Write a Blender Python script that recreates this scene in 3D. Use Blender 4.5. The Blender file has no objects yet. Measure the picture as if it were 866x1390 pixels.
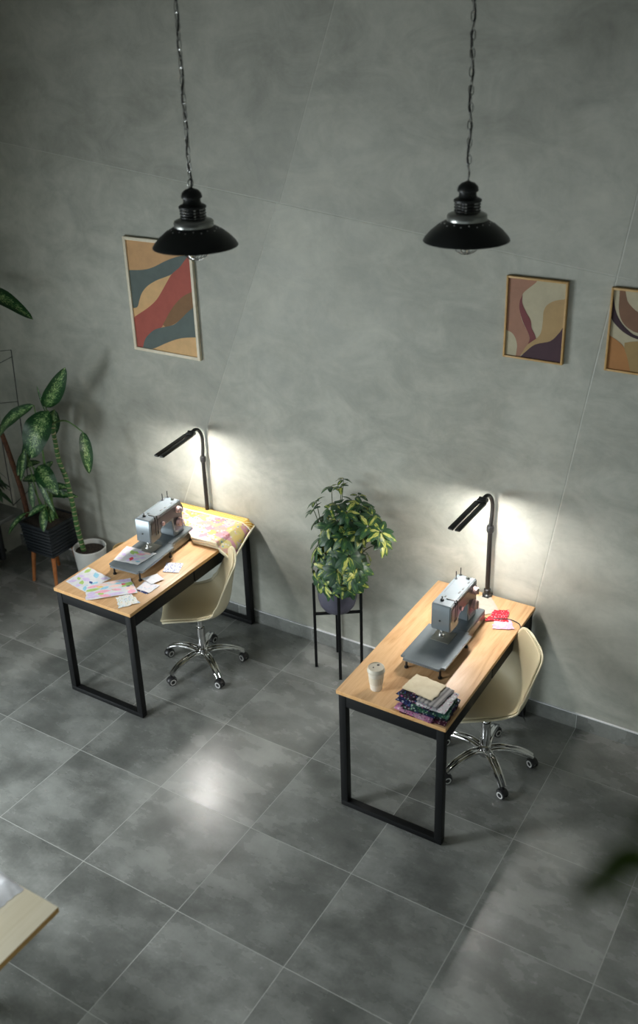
import bpy, bmesh, math, random
from mathutils import Vector, Matrix, noise
PI = math.pi
C = bpy.context.scene.collection
sc = bpy.context.scene
V = Vector
# ------------------------------------------------------------------ camera (measured)
F = 1343.47; YAW, PITCH, ROLL = -0.5633, 0.4326, -0.0325
CAM = V((3.6184, -4.2520, 3.8406)); PX, PY = 433.0, 631.75
fwd = V((math.sin(YAW)*math.cos(PITCH), math.cos(YAW)*math.cos(PITCH), -math.sin(PITCH)))
rt = V((math.cos(YAW), -math.sin(YAW), 0)); up = rt.cross(fwd)
r2 = rt*math.cos(ROLL)+up*math.sin(ROLL); u2 = r2.cross(fwd)
def ray(x, y): return fwd + r2*(x-PX)/F - u2*(y-PY)/F
def at(x, y, Y):
    d = ray(x, y); return CAM + d*((Y-CAM.y)/d.y)
def atz(x, y, Z):
    d = ray(x, y); return CAM + d*((Z-CAM.z)/d.z)
cd = bpy.data.cameras.new('camera'); cam = bpy.data.objects.new('camera', cd); C.objects.link(cam)
m = Matrix((r2, u2, -fwd)).transposed().to_4x4(); m.translation = CAM; cam.matrix_world = m
cd.sensor_fit = 'VERTICAL'; cd.sensor_height = 36; cd.lens = F*36/1390
cd.shift_x = 0; cd.shift_y = -(695-PY)/1390
cd.clip_start = .02
cd.dof.use_dof = True; cd.dof.focus_distance = 5.6; cd.dof.aperture_fstop = 1.35
sc.camera = cam
# ------------------------------------------------------------------ node helpers
def mat(name, col=(.5,.5,.5), rough=.5, metal=0, **kw):
    m = bpy.data.materials.new(name); m.use_nodes = True
    b = m.node_tree.nodes['Principled BSDF']
    b.inputs['Base Color'].default_value = (*col, 1); b.inputs['Roughness'].default_value = rough
    b.inputs['Metallic'].default_value = metal
    for k, v in kw.items(): b.inputs[k.replace('_', ' ')].default_value = v
    return m
class NT:
    def __init__(s, m): s.m = m; s.t = m.node_tree; s.n = s.t.nodes; s.b = s.n['Principled BSDF']
    def node(s, k, **kw):
        o = s.n.new(k)
        for a, v in kw.items(): setattr(o, a, v)
        return o
    def L(s, a, b): s.t.links.new(a, b)
    def coord(s, k='Object'): return s.node('ShaderNodeTexCoord').outputs[k]
    def inp(s, sock, v):
        if isinstance(v, (int, float)): sock.default_value = v
        elif isinstance(v, (tuple, list)): sock.default_value = v
        else: s.L(v, sock)
    def math(s, op, a, b=0, c=0, clamp=False):
        o = s.node('ShaderNodeMath', operation=op, use_clamp=clamp)
        s.inp(o.inputs[0], a); s.inp(o.inputs[1], b); s.inp(o.inputs[2], c); return o.outputs[0]
    def mapping(s, v, scale=(1,1,1), loc=(0,0,0), rot=(0,0,0)):
        o = s.node('ShaderNodeMapping'); s.L(v, o.inputs[0]); o.inputs['Scale'].default_value = scale
        o.inputs['Location'].default_value = loc; o.inputs['Rotation'].default_value = rot; return o.outputs[0]
    def noise(s, v, scale=5, detail=4, rough=.5, dist=0):
        o = s.node('ShaderNodeTexNoise'); s.L(v, o.inputs['Vector']); o.inputs['Scale'].default_value = scale
        o.inputs['Detail'].default_value = detail; o.inputs['Roughness'].default_value = rough
        o.inputs['Distortion'].default_value = dist; return o.outputs['Fac']
    def vor(s, v, scale=5, feature='F1', out='Distance', dist='EUCLIDEAN'):
        o = s.node('ShaderNodeTexVoronoi', feature=feature); 
        if feature != 'DISTANCE_TO_EDGE': o.distance = dist
        s.L(v, o.inputs['Vector']); o.inputs['Scale'].default_value = scale
        return o.outputs[out]
    def ramp(s, f, stops, interp='LINEAR'):
        o = s.node('ShaderNodeValToRGB'); e = o.color_ramp.elements; o.color_ramp.interpolation = interp
        while len(e) < len(stops): e.new(.5)
        for i, (p, c) in enumerate(stops):
            e[i].position = p; e[i].color = (*c, 1) if len(c) == 3 else c
        s.inp(o.inputs[0], f); return o.outputs[0]
    def mix(s, f, a, b, mode='MIX'):
        o = s.node('ShaderNodeMix', data_type='RGBA', blend_type=mode)
        s.inp(o.inputs[0], f)
        for i, v in ((6, a), (7, b)):
            if isinstance(v, tuple) and len(v) == 3: v = (*v, 1)
            s.inp(o.inputs[i], v)
        return o.outputs[2]
    def bump(s, h, strength=.3, dist=.01):
        o = s.node('ShaderNodeBump'); s.L(h, o.inputs['Height']); o.inputs['Strength'].default_value = strength
        o.inputs['Distance'].default_value = dist; s.L(o.outputs[0], s.b.inputs['Normal'])
    def sep(s, v):
        o = s.node('ShaderNodeSeparateXYZ'); s.L(v, o.inputs[0]); return o.outputs
    def comb(s, x, y, z=0):
        o = s.node('ShaderNodeCombineXYZ'); s.inp(o.inputs[0], x); s.inp(o.inputs[1], y); s.inp(o.inputs[2], z); return o.outputs[0]
    def base(s, v): s.inp(s.b.inputs['Base Color'], v)
    def rough(s, v): s.inp(s.b.inputs['Roughness'], v)
def lin(r, g, b):
    f = lambda c: (c/255/12.92) if c/255 <= .04045 else ((c/255+.055)/1.055)**2.4
    return (f(r), f(g), f(b))
M = {}
# plaster wall: trowelled concrete-effect panels with diagonal joints
def wall_mat(joints=True):
    m = mat('trowelled_concrete_plaster', rough=.62); n = NT(m); co = n.coord()
    x, y, z = n.sep(co)
    a = n.noise(co, .9, 6, .6, .4); b = n.noise(n.mapping(co, (1,1,1.6)), 3.2, 8, .68, .8); c = n.noise(co, 14, 6, .7)
    f = n.math('ADD', n.math('MULTIPLY', a, .45), n.math('ADD', n.math('MULTIPLY', b, .4), n.math('MULTIPLY', c, .15)))
    col = n.ramp(f, [(.32, (.26,.265,.228)), (.45, (.37,.375,.325)), (.54, (.46,.463,.405)), (.66, (.565,.56,.49))])
    if joints:
        # line 1: z = 2.922 - .113 x ; line 2 upper / lower ; line 3
        d1 = n.math('SUBTRACT', z, n.math('ADD', n.math('MULTIPLY', x, -.113), 2.921))
        xu = n.math('MULTIPLY', n.math('SUBTRACT', n.math('SUBTRACT', x, .49), n.math('MULTIPLY', n.math('SUBTRACT', z, 2.87), .38)), .93)
        xl = n.math('MULTIPLY', n.math('SUBTRACT', n.math('SUBTRACT', x, .47), n.math('MULTIPLY', n.math('SUBTRACT', z, 2.87), .425)), .92)
        above = n.math('GREATER_THAN', d1, 0)
        d2 = n.math('ADD', n.math('MULTIPLY', xu, above), n.math('MULTIPLY', xl, n.math('SUBTRACT', 1, above)))
        d3 = n.math('SUBTRACT', n.math('SUBTRACT', x, 2.38), n.math('MULTIPLY', n.math('SUBTRACT', z, 2.64), .145))
        # tone per panel
        right = n.math('GREATER_THAN', d2, 0); r3 = n.math('GREATER_THAN', d3, 0)
        tone = n.math('ADD', n.math('MULTIPLY', above, -.11), n.math('MULTIPLY', right, .07))
        tone = n.math('ADD', tone, n.math('MULTIPLY', r3, -.06))
        tone = n.math('ADD', tone, 1.0)
        tc = n.comb(tone, tone, tone); col = n.mix(1.0, col, tc, 'MULTIPLY')
        dm = n.math('MINIMUM', n.math('ABSOLUTE', d1), n.math('MINIMUM', n.math('ABSOLUTE', d2), n.math('ABSOLUTE', d3)))
        g = n.math('SUBTRACT', 1, n.math('DIVIDE', dm, .0045), clamp=True)
        col = n.mix(n.math('MULTIPLY', g, .6), col, (.60,.61,.55))
        h = n.math('SUBTRACT', n.math('MULTIPLY', f, .25), g)
        n.bump(h, .35, .006)
    else: n.bump(f, .2, .004)
    n.base(col); n.rough(n.ramp(b, [(.3, (.5,.5,.5)), (.7, (.72,.72,.72))])); return m
M['wall'] = wall_mat()
M['wall_plain'] = wall_mat(False)
def tile_mat():
    m = mat('dark_concrete_floor_tile', rough=.35); n = NT(m); co = n.coord('Object')
    x, y, z = n.sep(co)
    ix = n.math('FLOOR', n.math('DIVIDE', x, .6)); iy = n.math('FLOOR', n.math('DIVIDE', y, .6))
    wn = n.node('ShaderNodeTexWhiteNoise', noise_dimensions='2D'); n.L(n.comb(ix, iy), wn.inputs['Vector'])
    off = n.math('MULTIPLY', wn.outputs['Value'], 40)
    cc = n.comb(n.math('ADD', x, off), n.math('ADD', y, n.math('MULTIPLY', off, 1.7)), z)
    a = n.noise(cc, 2.6, 5, .56, 0); b = n.noise(n.mapping(cc, (1,1.8,1)), 3.5, 5, .6, 0); c = n.noise(cc, 60, 4, .6)
    f = n.math('ADD', n.math('MULTIPLY', a, .55), n.math('ADD', n.math('MULTIPLY', b, .35), n.math('MULTIPLY', c, .10)))
    f = n.math('ADD', f, n.math('MULTIPLY', n.math('SUBTRACT', wn.outputs['Value'], .5), .05))
    col = n.ramp(f, [(.30, (.085,.09,.083)), (.44, (.155,.161,.150)), (.55, (.25,.258,.242)), (.70, (.37,.38,.36))])
    fx = n.math('ABSOLUTE', n.math('SUBTRACT', n.math('FRACT', n.math('ADD', n.math('DIVIDE', x, .6), .5)), .5))
    fy = n.math('ABSOLUTE', n.math('SUBTRACT', n.math('FRACT', n.math('ADD', n.math('DIVIDE', y, .6), .5)), .5))
    d = n.math('MULTIPLY', n.math('MINIMUM', fx, fy), .6)
    g = n.math('SUBTRACT', 1, n.math('DIVIDE', n.math('SUBTRACT', d, .0012), .001), clamp=True)
    col = n.mix(g, col, (.42,.43,.405))
    n.base(col); n.bump(n.math('SUBTRACT', n.math('MULTIPLY', f, .12), g), .12, .002)
    n.b.inputs['Specular IOR Level'].default_value = .65
    rr = n.ramp(b, [(.3, (.22,.22,.22)), (.7, (.31,.31,.31))]); n.rough(n.mix(g, rr, (.8,.8,.8)))
    return m
M['tile'] = tile_mat()
def oak_mat(name, dark, mid, light, axis='y', rough=.42, knots=True):
    m = mat(name, rough=rough); n = NT(m); co = n.coord()
    x, y, z = n.sep(co)
    if axis == 'y': v = n.comb(n.math('MULTIPLY', x, 9), n.math('MULTIPLY', y, 1.0), n.math('MULTIPLY', z, 9))
    else: v = n.comb(n.math('MULTIPLY', x, 1.0), n.math('MULTIPLY', y, 9), n.math('MULTIPLY', z, 9))
    a = n.noise(v, 1.6, 8, .62, 1.6); b = n.noise(n.mapping(v, (6,1,6)), 5, 6, .7, .4); c = n.noise(co, 5, 3, .5)
    f = n.math('ADD', n.math('MULTIPLY', a, .6), n.math('ADD', n.math('MULTIPLY', b, .25), n.math('MULTIPLY', c, .15)))
    col = n.ramp(f, [(.30, dark), (.43, mid), (.56, light), (.72, mid)])
    if knots:
        k = n.vor(n.mapping(co, (3.2,1.7,1)), 1.4); kk = n.ramp(k, [(.0, (1,1,1)), (.10, (.35,.35,.35)), (.18, (0,0,0))])
        col = n.mix(n.math('MULTIPLY', kk, .55), col, dark)
    n.base(col); n.bump(b, .08, .002); return m
M['oak'] = oak_mat('light_oak_laminate', lin(158,112,72), lin(203,158,112), lin(222,182,136))
M['oak_edge'] = oak_mat('light_oak_edge_band', lin(165,115,66), lin(205,155,98), lin(220,176,122), knots=False)
M['black'] = mat('black_powder_coated_steel', (.005,.0055,.006), .5, Specular_IOR_Level=.25)
M['black_panel'] = mat('black_panel', (.006,.0065,.007), .55, Specular_IOR_Level=.25)
M['chrome'] = mat('chrome', (.72,.72,.72), .1, 1)
M['steel'] = mat('brushed_steel', (.55,.55,.54), .28, 1)
M['bkplastic'] = mat('black_plastic', (.014,.014,.015), .38)
M['lampbk'] = mat('lamp_dark_metal', (.020,.019,.018), .36, .3)
M['rubber'] = mat('black_caster_rubber', (.02,.02,.021), .5)
M['whiteplast'] = mat('pale_caster_ring', (.62,.62,.60), .35)
M['shell'] = mat('cream_plastic', lin(206,198,170), .38)
M['pad'] = mat('beige_seat_upholstery', lin(190,178,146), .55)
M['leadlight'] = mat('led_diffuser', (1,1,1), .5)
b = M['leadlight'].node_tree.nodes['Principled BSDF']
b.inputs['Emission Color'].default_value = (1, .96, .91, 1); b.inputs['Emission Strength'].default_value = 195
def machmat(name, c1, c2, rough):
    m = mat(name, c1, rough, .35); n = NT(m); f = n.noise(n.coord(), 30, 3); n.base(n.mix(f, c1, c2)); return m
M['mach'] = machmat('grey_machine_enamel', lin(120,129,134), lin(132,140,145), .26)
M['machdark'] = machmat('dark_grey_machine_panel', lin(66,66,70), lin(76,77,80), .3)
M['plate'] = machmat('satin_steel_plate', lin(150,150,142), lin(120,120,112), .3)
M['pink'] = mat('pinkish_chrome_dial', lin(200,170,168), .3, .3)
M['glasspend'] = mat('clear_bulb_glass', (.9,.92,.9), .05, 0, Transmission_Weight=.9, IOR=1.3)
M['pendblack'] = mat('matt_black_enamel', (.016,.018,.018), .38, .2)
M['pendgrey'] = mat('grey_metal_collar', (.34,.35,.33), .3, .8)
M['inner'] = mat('pendant_inner_enamel', (.5,.5,.48), .4)
def noisy(name, c1, c2, scale=20, rough=.6, bump=0, **kw):
    m = mat(name, c1, rough, **kw); n = NT(m); f = n.noise(n.coord(), scale, 5, .6)
    n.base(n.ramp(f, [(.35, c1), (.65, c2)]))
    if bump: n.bump(f, bump, .01)
    return m
M['soil'] = noisy('dark_potting_soil', (.012,.009,.007), (.045,.032,.022), 60, .95, 1)
M['whitepot'] = noisy('white_glazed_ceramic', (.62,.63,.60), (.70,.70,.67), 6, .3)
M['purplepot'] = noisy('mauve_grey_pot', lin(84,84,100), lin(98,97,112), 12, .6)
M['woodleg'] = oak_mat('warm_wood_leg', lin(120,66,30), lin(165,98,50), lin(185,118,66), 'y', .5, False)
M['bark'] = noisy('reddish_brown_cane', (.05,.02,.010), (.14,.055,.025), 30, .8, .6)
M['stem'] = noisy('green_brown_stem', (.05,.075,.02), (.09,.10,.04), 30, .6)
M['petiole'] = noisy('pale_green_petiole', (.07,.15,.035), (.13,.24,.07), 30, .45)
M['darkpot'] = mat('dark_blue_grey_slatted_pot', (.011,.015,.019), .5)
M['radiator'] = mat('black_radiator_enamel', (.015,.016,.018), .4)
M['sill'] = noisy('grey_stone_sill', (.14,.15,.14), (.20,.21,.20), 8, .5)
M['tanrim'] = mat('tan_pot_rim', lin(176,146,96), .5)
M['birch'] = oak_mat('pale_birch_tabletop', lin(214,204,174), lin(222,213,186), lin(230,222,198), 'y', .45, False)
M['birchedge'] = mat('birch_edge', lin(214,168,98), .5)
M['white_frame'] = oak_mat('pale_frame_wood', lin(205,192,165), lin(226,215,190), lin(235,225,202), 'y', .5, False)
M['gold_frame'] = oak_mat('honey_frame_wood', lin(168,128,72), lin(190,150,90), lin(205,166,106), 'y', .45, False)
M['paint_grey'] = mat('window_frame_paint', (.05,.05,.05), .4)
M['ceil'] = noisy('ceiling_paint', (.16,.165,.16), (.18,.185,.18), 3, .8)
M['greenleaf'] = None
def diff_mat():   # dieffenbachia: dark margin, cream-green mottling along diagonal veins
    m = mat('mottled_dieffenbachia_leaf', rough=.32, Specular_IOR_Level=.5); n = NT(m); uv = n.coord('UV'); ob = n.coord()
    u, v, w = n.sep(uv)
    a = n.math('ABSOLUTE', n.math('SUBTRACT', u, .5))            # 0 mid .. .5 edge
    vv = n.math('SUBTRACT', v, n.math('MULTIPLY', a, .55))
    st = n.noise(n.comb(n.math('MULTIPLY', a, 5), n.math('MULTIPLY', vv, 46), n.math('FLOOR', v)), 1, 3, .7, .3)
    bl = n.noise(ob, 90, 4, .7)
    f = n.math('ADD', n.math('MULTIPLY', st, .6), n.math('MULTIPLY', bl, .42))
    f = n.math('SUBTRACT', f, n.math('MULTIPLY', n.math('POWER', n.math('MULTIPLY', a, 2), 2.5), .22))
    col = n.ramp(f, [(.45, (.008,.045,.012)), (.505, (.020,.11,.025)), (.53, (.16,.30,.09)), (.60, (.50,.60,.30))])
    rib = n.math('SUBTRACT', 1, n.math('DIVIDE', a, .018), clamp=True)
    col = n.mix(n.math('MULTIPLY', rib, .6), col, (.16,.32,.09)); n.base(col); n.bump(st, .35, .004)
    n.b.inputs['Subsurface Weight'].default_value = 0.0
    return m
M['dieff'] = diff_mat()
def scheff_mat():
    m = mat('variegated_umbrella_leaf', rough=.42); n = NT(m); uv = n.coord('UV')
    u, v, w = n.sep(uv)
    fu = n.math('SUBTRACT', n.math('FRACT', u), .5); idx = n.math('FLOOR', u)
    wn = n.node('ShaderNodeTexWhiteNoise', noise_dimensions='1D'); n.L(idx, wn.inputs['W']); rnd = wn.outputs['Value']
    nz = n.noise(n.comb(n.math('ADD', n.math('MULTIPLY', n.math('ABSOLUTE', fu), 6), n.math('MULTIPLY', idx, 3.7)), n.math('MULTIPLY', v, 2.6)), 1, 4, .6, .5)
    f = n.math('ADD', n.math('MULTIPLY', rnd, .34), n.math('MULTIPLY', nz, .8))
    f = n.math('SUBTRACT', f, n.math('MULTIPLY', n.math('ABSOLUTE', fu), .45))
    col = n.ramp(f, [(.40, (.020,.060,.026)), (.55, (.035,.11,.032)), (.585, (.10,.17,.03)), (.63, (.40,.42,.07)), (.75, (.60,.60,.20))])
    col2 = n.mix(n.math('SUBTRACT', 1, n.math('DIVIDE', n.math('ABSOLUTE', fu), .02), clamp=True), col, (.14,.22,.06))
    n.base(col2); return m
M['scheff'] = scheff_mat()
M['olive_leaf'] = noisy('olive_green_leaf', (.10,.19,.02), (.15,.26,.03), 40, .6, Transmission_Weight=0.0)
M['dark_leaf'] = noisy('dark_green_blade', (.008,.035,.012), (.03,.09,.03), 40, .35)
def patch_mat(name, cols, scale=14, speck=None, speckscale=90, base=None, cellrot=.4):
    m = mat(name, rough=.85); n = NT(m); co = n.mapping(n.coord(), (1,1,.2), rot=(0,0,cellrot))
    cell = n.vor(co, scale, 'F1', 'Color', 'CHEBYCHEV')
    r = n.node('ShaderNodeSeparateColor'); n.L(cell, r.inputs[0])
    k = len(cols); col = n.ramp(r.outputs[0], [(i/k, c) for i, c in enumerate(cols)], 'CONSTANT')
    if speck:
        s = n.vor(n.coord(), speckscale, 'F1', 'Distance'); sc2 = n.vor(n.coord(), speckscale, 'F1', 'Color')
        r3 = n.node('ShaderNodeSeparateColor'); n.L(sc2, r3.inputs[0])
        sp = n.ramp(r3.outputs[1], [(i/len(speck), c) for i, c in enumerate(speck)], 'CONSTANT')
        col = n.mix(n.math('LESS_THAN', s, .36), col, sp)
    w = n.noise(n.coord(), 25, 3); n.base(col); n.bump(w, .3, .006); return m
M['quilt'] = patch_mat('pastel_patchwork', [lin(198,158,148), lin(197,187,129), lin(194,142,153), lin(202,192,182), lin(172,178,97), lin(192,166,186), lin(202,172,137), lin(200,194,190), lin(203,182,113)], 15,
    [lin(194,121,121), lin(202,194,186), lin(121,153,165), lin(198,182,97), lin(198,170,165), lin(187,179,121), lin(202,197,194), lin(182,153,178)], 46)
def stripe_mat(name, a, b, ang, scale, duty=.5):
    m = mat(name, rough=.85); n = NT(m); x, y, z = n.sep(n.mapping(n.coord(), rot=(0,0,ang)))
    n.base(n.mix(n.math('GREATER_THAN', n.math('FRACT', n.math('MULTIPLY', x, scale)), duty), a, b)); return m
M['quilt_back'] = stripe_mat('yellow_striped_backing', lin(214,160,50), lin(236,216,150), .55, 60, .62)
M['binding'] = noisy('cream_quilt_binding', lin(238,228,196), lin(246,238,214), 30, .85)
M['white_cotton'] = noisy('white_cotton', lin(222,224,228), lin(234,235,238), 30, .85)
M['cream_cotton'] = noisy('cream_cotton', lin(222,208,176), lin(236,224,196), 18, .85)
M['offwhite'] = noisy('offwhite_felt', lin(176,170,156), lin(186,180,168), 30, .85)
M['red_dots'] = patch_mat('red_print_cotton', [lin(196,28,50), lin(204,34,58)], 14, [lin(196,28,50), lin(240,200,205), lin(200,30,54)], 130)
M['pink_print'] = patch_mat('pink_print_cotton', [lin(238,176,206), lin(244,196,218)], 14, [lin(250,224,236), lin(226,150,196), lin(240,180,210)], 110)
M['blue_print'] = patch_mat('blue_white_print_cotton', [lin(226,230,242), lin(236,238,246)], 14, [lin(54,74,155), lin(70,92,170), lin(54,74,155)], 105)
M['pale_print'] = patch_mat('pale_floral_cotton', [lin(236,234,236), lin(228,230,238), lin(240,232,234)], 22, [lin(232,232,236), lin(216,214,226), lin(240,236,238), lin(206,216,232)], 70)
M['multi_print'] = patch_mat('pale_multicolour_cotton', [lin(236,236,232), lin(226,234,236)], 22, [lin(120,160,200), lin(238,236,230), lin(226,190,120), lin(170,200,150), lin(240,238,236)], 120)
leafcols = {'leaf_green': lin(176,208,120), 'leaf_yellow': lin(248,208,120), 'leaf_pink': lin(240,176,196), 'leaf_red': lin(226,80,100), 'leaf_sky': lin(150,205,226), 'leaf_navy': lin(60,84,140), 'leaf_lilac': lin(214,200,232), 'leaf_blush': lin(250,214,206)}
for k, c in leafcols.items(): M[k] = noisy(k, c, tuple(min(1, q*1.15) for q in c), 60, .85)
P5 = {'dark_floral': ([(.01,.01,.02), (.05,.02,.05), lin(50,40,80)], [lin(214,120,170), (.02,.02,.03), lin(70,100,170), (.03,.02,.04), lin(190,190,200), lin(60,130,100)]),
 'maroon_print': ([lin(70,24,44), lin(88,30,54)], [lin(150,60,84), lin(70,24,44), lin(200,160,170)]),
 'pink_floral': ([lin(214,140,184), lin(226,170,200)], [lin(240,220,232), lin(150,60,120), lin(70,110,90)]),
 'navy_print': ([lin(36,44,92), lin(50,58,110)], [lin(220,224,236), lin(40,48,96), lin(90,120,190)]),
 'grey_floral': ([lin(190,190,194), lin(205,204,208)], [lin(60,60,80), lin(230,228,230), lin(180,110,140), lin(200,200,204)]),
 'green_print': ([lin(40,92,78), lin(30,60,66)], [lin(170,200,180), lin(36,70,70), lin(90,140,90)])}
for k, (c, s) in P5.items(): M[k] = patch_mat(k+'_cotton', c, 18, s, 95)
M['grey_stripe'] = stripe_mat('grey_striped_cotton', lin(112,110,112), lin(158,156,154), .1, 42, .45)
M['cup'] = noisy('cream_paper_cup', lin(228,222,208), lin(236,230,218), 20, .55)
M['cupsleeve'] = stripe_mat('ribbed_cup_sleeve', lin(214,202,180), lin(228,218,198), 0, 160, .5)
M['lid'] = mat('beige_plastic_lid', lin(214,206,188), .4)
for k, c in {'a_tan': lin(205,160,112), 'a_grey': lin(92,104,100), 'a_sand': lin(222,180,126), 'a_red': lin(172,84,70), 'a_brown': lin(134,98,62),
  'b_white': lin(190,180,152), 'b_rose': lin(166,122,100), 'b_maroon': lin(124,64,66), 'b_tan': lin(180,150,104), 'b_purple': lin(70,44,54),
  'c_brown': lin(126,92,70), 'c_purple': lin(52,30,40), 'c_orange': lin(176,122,70), 'c_tan': lin(162,134,86)}.items():
    M[k] = noisy('print_'+{'a':'warm','b':'muted','c':'earthy'}[k[0]]+'_'+k[2:], tuple(q*.93 for q in c), tuple(min(1,q*1.06) for q in c), 14, .7)
# ------------------------------------------------------------------ mesh helpers
def link(o, parent=None):
    C.objects.link(o)
    if parent: o.parent = parent
    return o
def obj(name, bm, mats, parent=None, smooth=True, angle=35):
    me = bpy.data.meshes.new(name); bmesh.ops.recalc_face_normals(bm, faces=bm.faces) if getattr(bm, 'is_valid', True) and not bm.loops.layers.uv else None
    bm.to_mesh(me); bm.free()
    for mm in (mats if isinstance(mats, (list, tuple)) else [mats]): me.materials.append(M[mm] if isinstance(mm, str) else mm)
    if smooth:
        for p in me.polygons: p.use_smooth = True
        me.set_sharp_from_angle(angle=math.radians(angle))
    return link(bpy.data.objects.new(name, me), parent)
def tag(o, label=None, cat=None, group=None, kind=None):
    if label: o['label'] = label
    if cat: o['category'] = cat
    if group: o['group'] = group
    if kind: o['kind'] = kind
    return o
def thing(name, label, cat, loc=(0,0,0), rz=0, group=None):
    o = bpy.data.objects.new(name, None); o.empty_display_size = .1; C.objects.link(o)
    o.location = loc; o.rotation_euler = (0,0,rz); return tag(o, label, cat, group)
def kids(o): return [x for x in bpy.data.objects if x.parent == o]
def dup(root, loc, rz, label, group=None):
    def rec(o, p):
        c = o.copy(); C.objects.link(c)
        if p: c.parent = p
        for ch in kids(o): rec(ch, c)
        return c
    r = rec(root, None); r.location = loc; r.rotation_euler = (0,0,rz); r['label'] = label
    if group: r['group'] = group
    return r
def box(bm, a, b, bev=0, mi=0, seg=2, mtx=None):
    r = bmesh.ops.create_cube(bm, size=1); vs = r['verts']
    for v in vs: v.co = V([a[i]+(b[i]-a[i])*(v.co[i]+.5) for i in range(3)])
    fs = set(f for v in vs for f in v.link_faces)
    for f in fs: f.material_index = mi
    if bev:
        es = list(set(e for v in vs for e in v.link_edges))
        q = bmesh.ops.bevel(bm, geom=es, offset=bev, segments=seg, affect='EDGES', profile=.5)
        vs = list(set(v for f in q['faces'] for v in f.verts)); 
        for f in q['faces']: f.material_index = mi
    if mtx is not None:
        allv = set(vs)
        for v in list(vs):
            for f in v.link_faces: allv.update(f.verts)
        for v in allv: v.co = mtx @ v.co
    return vs
def frames(pts):
    pts = [V(p) for p in pts]; T = []
    for i in range(len(pts)):
        a = pts[max(i-1,0)]; b = pts[min(i+1,len(pts)-1)]; T.append((b-a).normalized())
    n = T[0].orthogonal().normalized(); out = []
    for t in T:
        n = (n - t*n.dot(t)); n = n.normalized() if n.length > 1e-6 else t.orthogonal().normalized()
        out.append((n, t.cross(n)))
    return pts, T, out
def tube(bm, pts, r, seg=10, mi=0, closed=False, sx=1, sy=1, cap=True, up=None):
    pts, T, fr = frames(pts); rings = []
    for i, p in enumerate(pts):
        rr = r[i] if isinstance(r, (list, tuple)) else r
        n, b2 = fr[i]
        if up is not None:
            b2 = V(up); b2 = (b2 - T[i]*b2.dot(T[i])).normalized(); n = b2.cross(T[i])
        rings.append([bm.verts.new(p + n*math.cos(2*PI*k/seg)*rr*sx + b2*math.sin(2*PI*k/seg)*rr*sy) for k in range(seg)])
    m_ = len(rings)
    for i in range(m_ if closed else m_-1):
        A, B = rings[i], rings[(i+1) % m_]
        for k in range(seg):
            f = bm.faces.new((A[k], A[(k+1)%seg], B[(k+1)%seg], B[k])); f.material_index = mi
    if cap and not closed:
        for R_, rev in ((rings[0], True), (rings[-1], False)):
            f = bm.faces.new(R_[::-1] if rev else R_); f.material_index = mi
def lathe(bm, prof, seg=32, mi=0, c=(0,0,0), mtx=None):
    c = V(c); rings = []
    for r, z in prof:
        if r < 1e-5: rings.append([bm.verts.new(c+V((0,0,z)))])
        else: rings.append([bm.verts.new(c+V((r*math.cos(2*PI*k/seg), r*math.sin(2*PI*k/seg), z))) for k in range(seg)])
    for A, B in zip(rings, rings[1:]):
        for k in range(seg):
            k2 = (k+1) % seg
            if len(A) == 1 and len(B) == 1: continue
            if len(A) == 1: f = bm.faces.new((A[0], B[k], B[k2]))
            elif len(B) == 1: f = bm.faces.new((A[k], B[0], A[k2]))
            else: f = bm.faces.new((A[k], B[k], B[k2], A[k2]))
            f.material_index = mi
    if mtx is not None:
        for R_ in rings:
            for v in R_: v.co = mtx @ v.co
def bez(pts, n=16):   # Catmull-Rom through points
    pts = [V(p) for p in pts]; P = [pts[0]*2-pts[1]] + pts + [pts[-1]*2-pts[-2]]; out = []
    for i in range(1, len(P)-2):
        for k in range(n):
            t = k/n; a, b, c, d = P[i-1], P[i], P[i+1], P[i+2]
            out.append(.5*((2*b)+(c-a)*t+(2*a-5*b+4*c-d)*t*t+(3*b-a-3*c+d)*t**3))
    out.append(pts[-1]); return out
def nb(): return bmesh.new()
def rotM(loc=(0,0,0), rx=0, ry=0, rz=0):
    return Matrix.Translation(loc) @ Matrix.Rotation(rz,4,'Z') @ Matrix.Rotation(ry,4,'Y') @ Matrix.Rotation(rx,4,'X')
# ------------------------------------------------------------------ room
WY = .385; LX = -2.15; CEIL = 4.75; RX = 6.2; FY = -8.0
def struct(name, bm, mats, label=None, cat=None, **k): 
    o = obj(name, bm, mats, None, **k); o['kind'] = 'structure'
    if label: o['label'] = label; o['category'] = cat or name.split('_')[0]
    return o
bm = nb(); box(bm, (LX-.25, FY-.2, -.12), (RX+.2, WY+.2, 0)); struct('floor', bm, 'tile', 'dark grey concrete-look tiled floor', 'floor', smooth=False)
bm = nb(); box(bm, (LX-.25, WY, 0), (RX+.2, WY+.2, CEIL)); struct('wall_back', bm, 'wall', 'grey trowelled concrete-effect wall with diagonal joints', 'wall', smooth=False)
bm = nb()
W0, W1, Z0, Z1 = -5.2, -2.2, .50, 1.9
box(bm, (LX-.25, FY, 0), (LX, W0, CEIL)); box(bm, (LX-.25, W1, 0), (LX, WY, CEIL)); box(bm, (LX-.25, W0, 0), (LX, W1, Z0-.03)); box(bm, (LX-.25, W0, Z1), (LX, W1, CEIL))
struct('wall_left', bm, 'wall_plain', 'plain grey side wall beside the plants', 'wall', smooth=False)
bm = nb(); box(bm, (RX, FY, 0), (RX+.2, WY, CEIL)); struct('wall_right', bm, 'wall_plain', 'plain grey right-hand wall', 'wall', smooth=False)
bm = nb(); box(bm, (LX-.25, FY-.2, CEIL), (RX+.2, WY+.2, CEIL+.15)); struct('ceiling', bm, 'ceil', 'grey ceiling', 'ceiling', smooth=False)
bm = nb(); box(bm, (LX, WY-.012, 0), (RX, WY, .098), .002)
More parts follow.
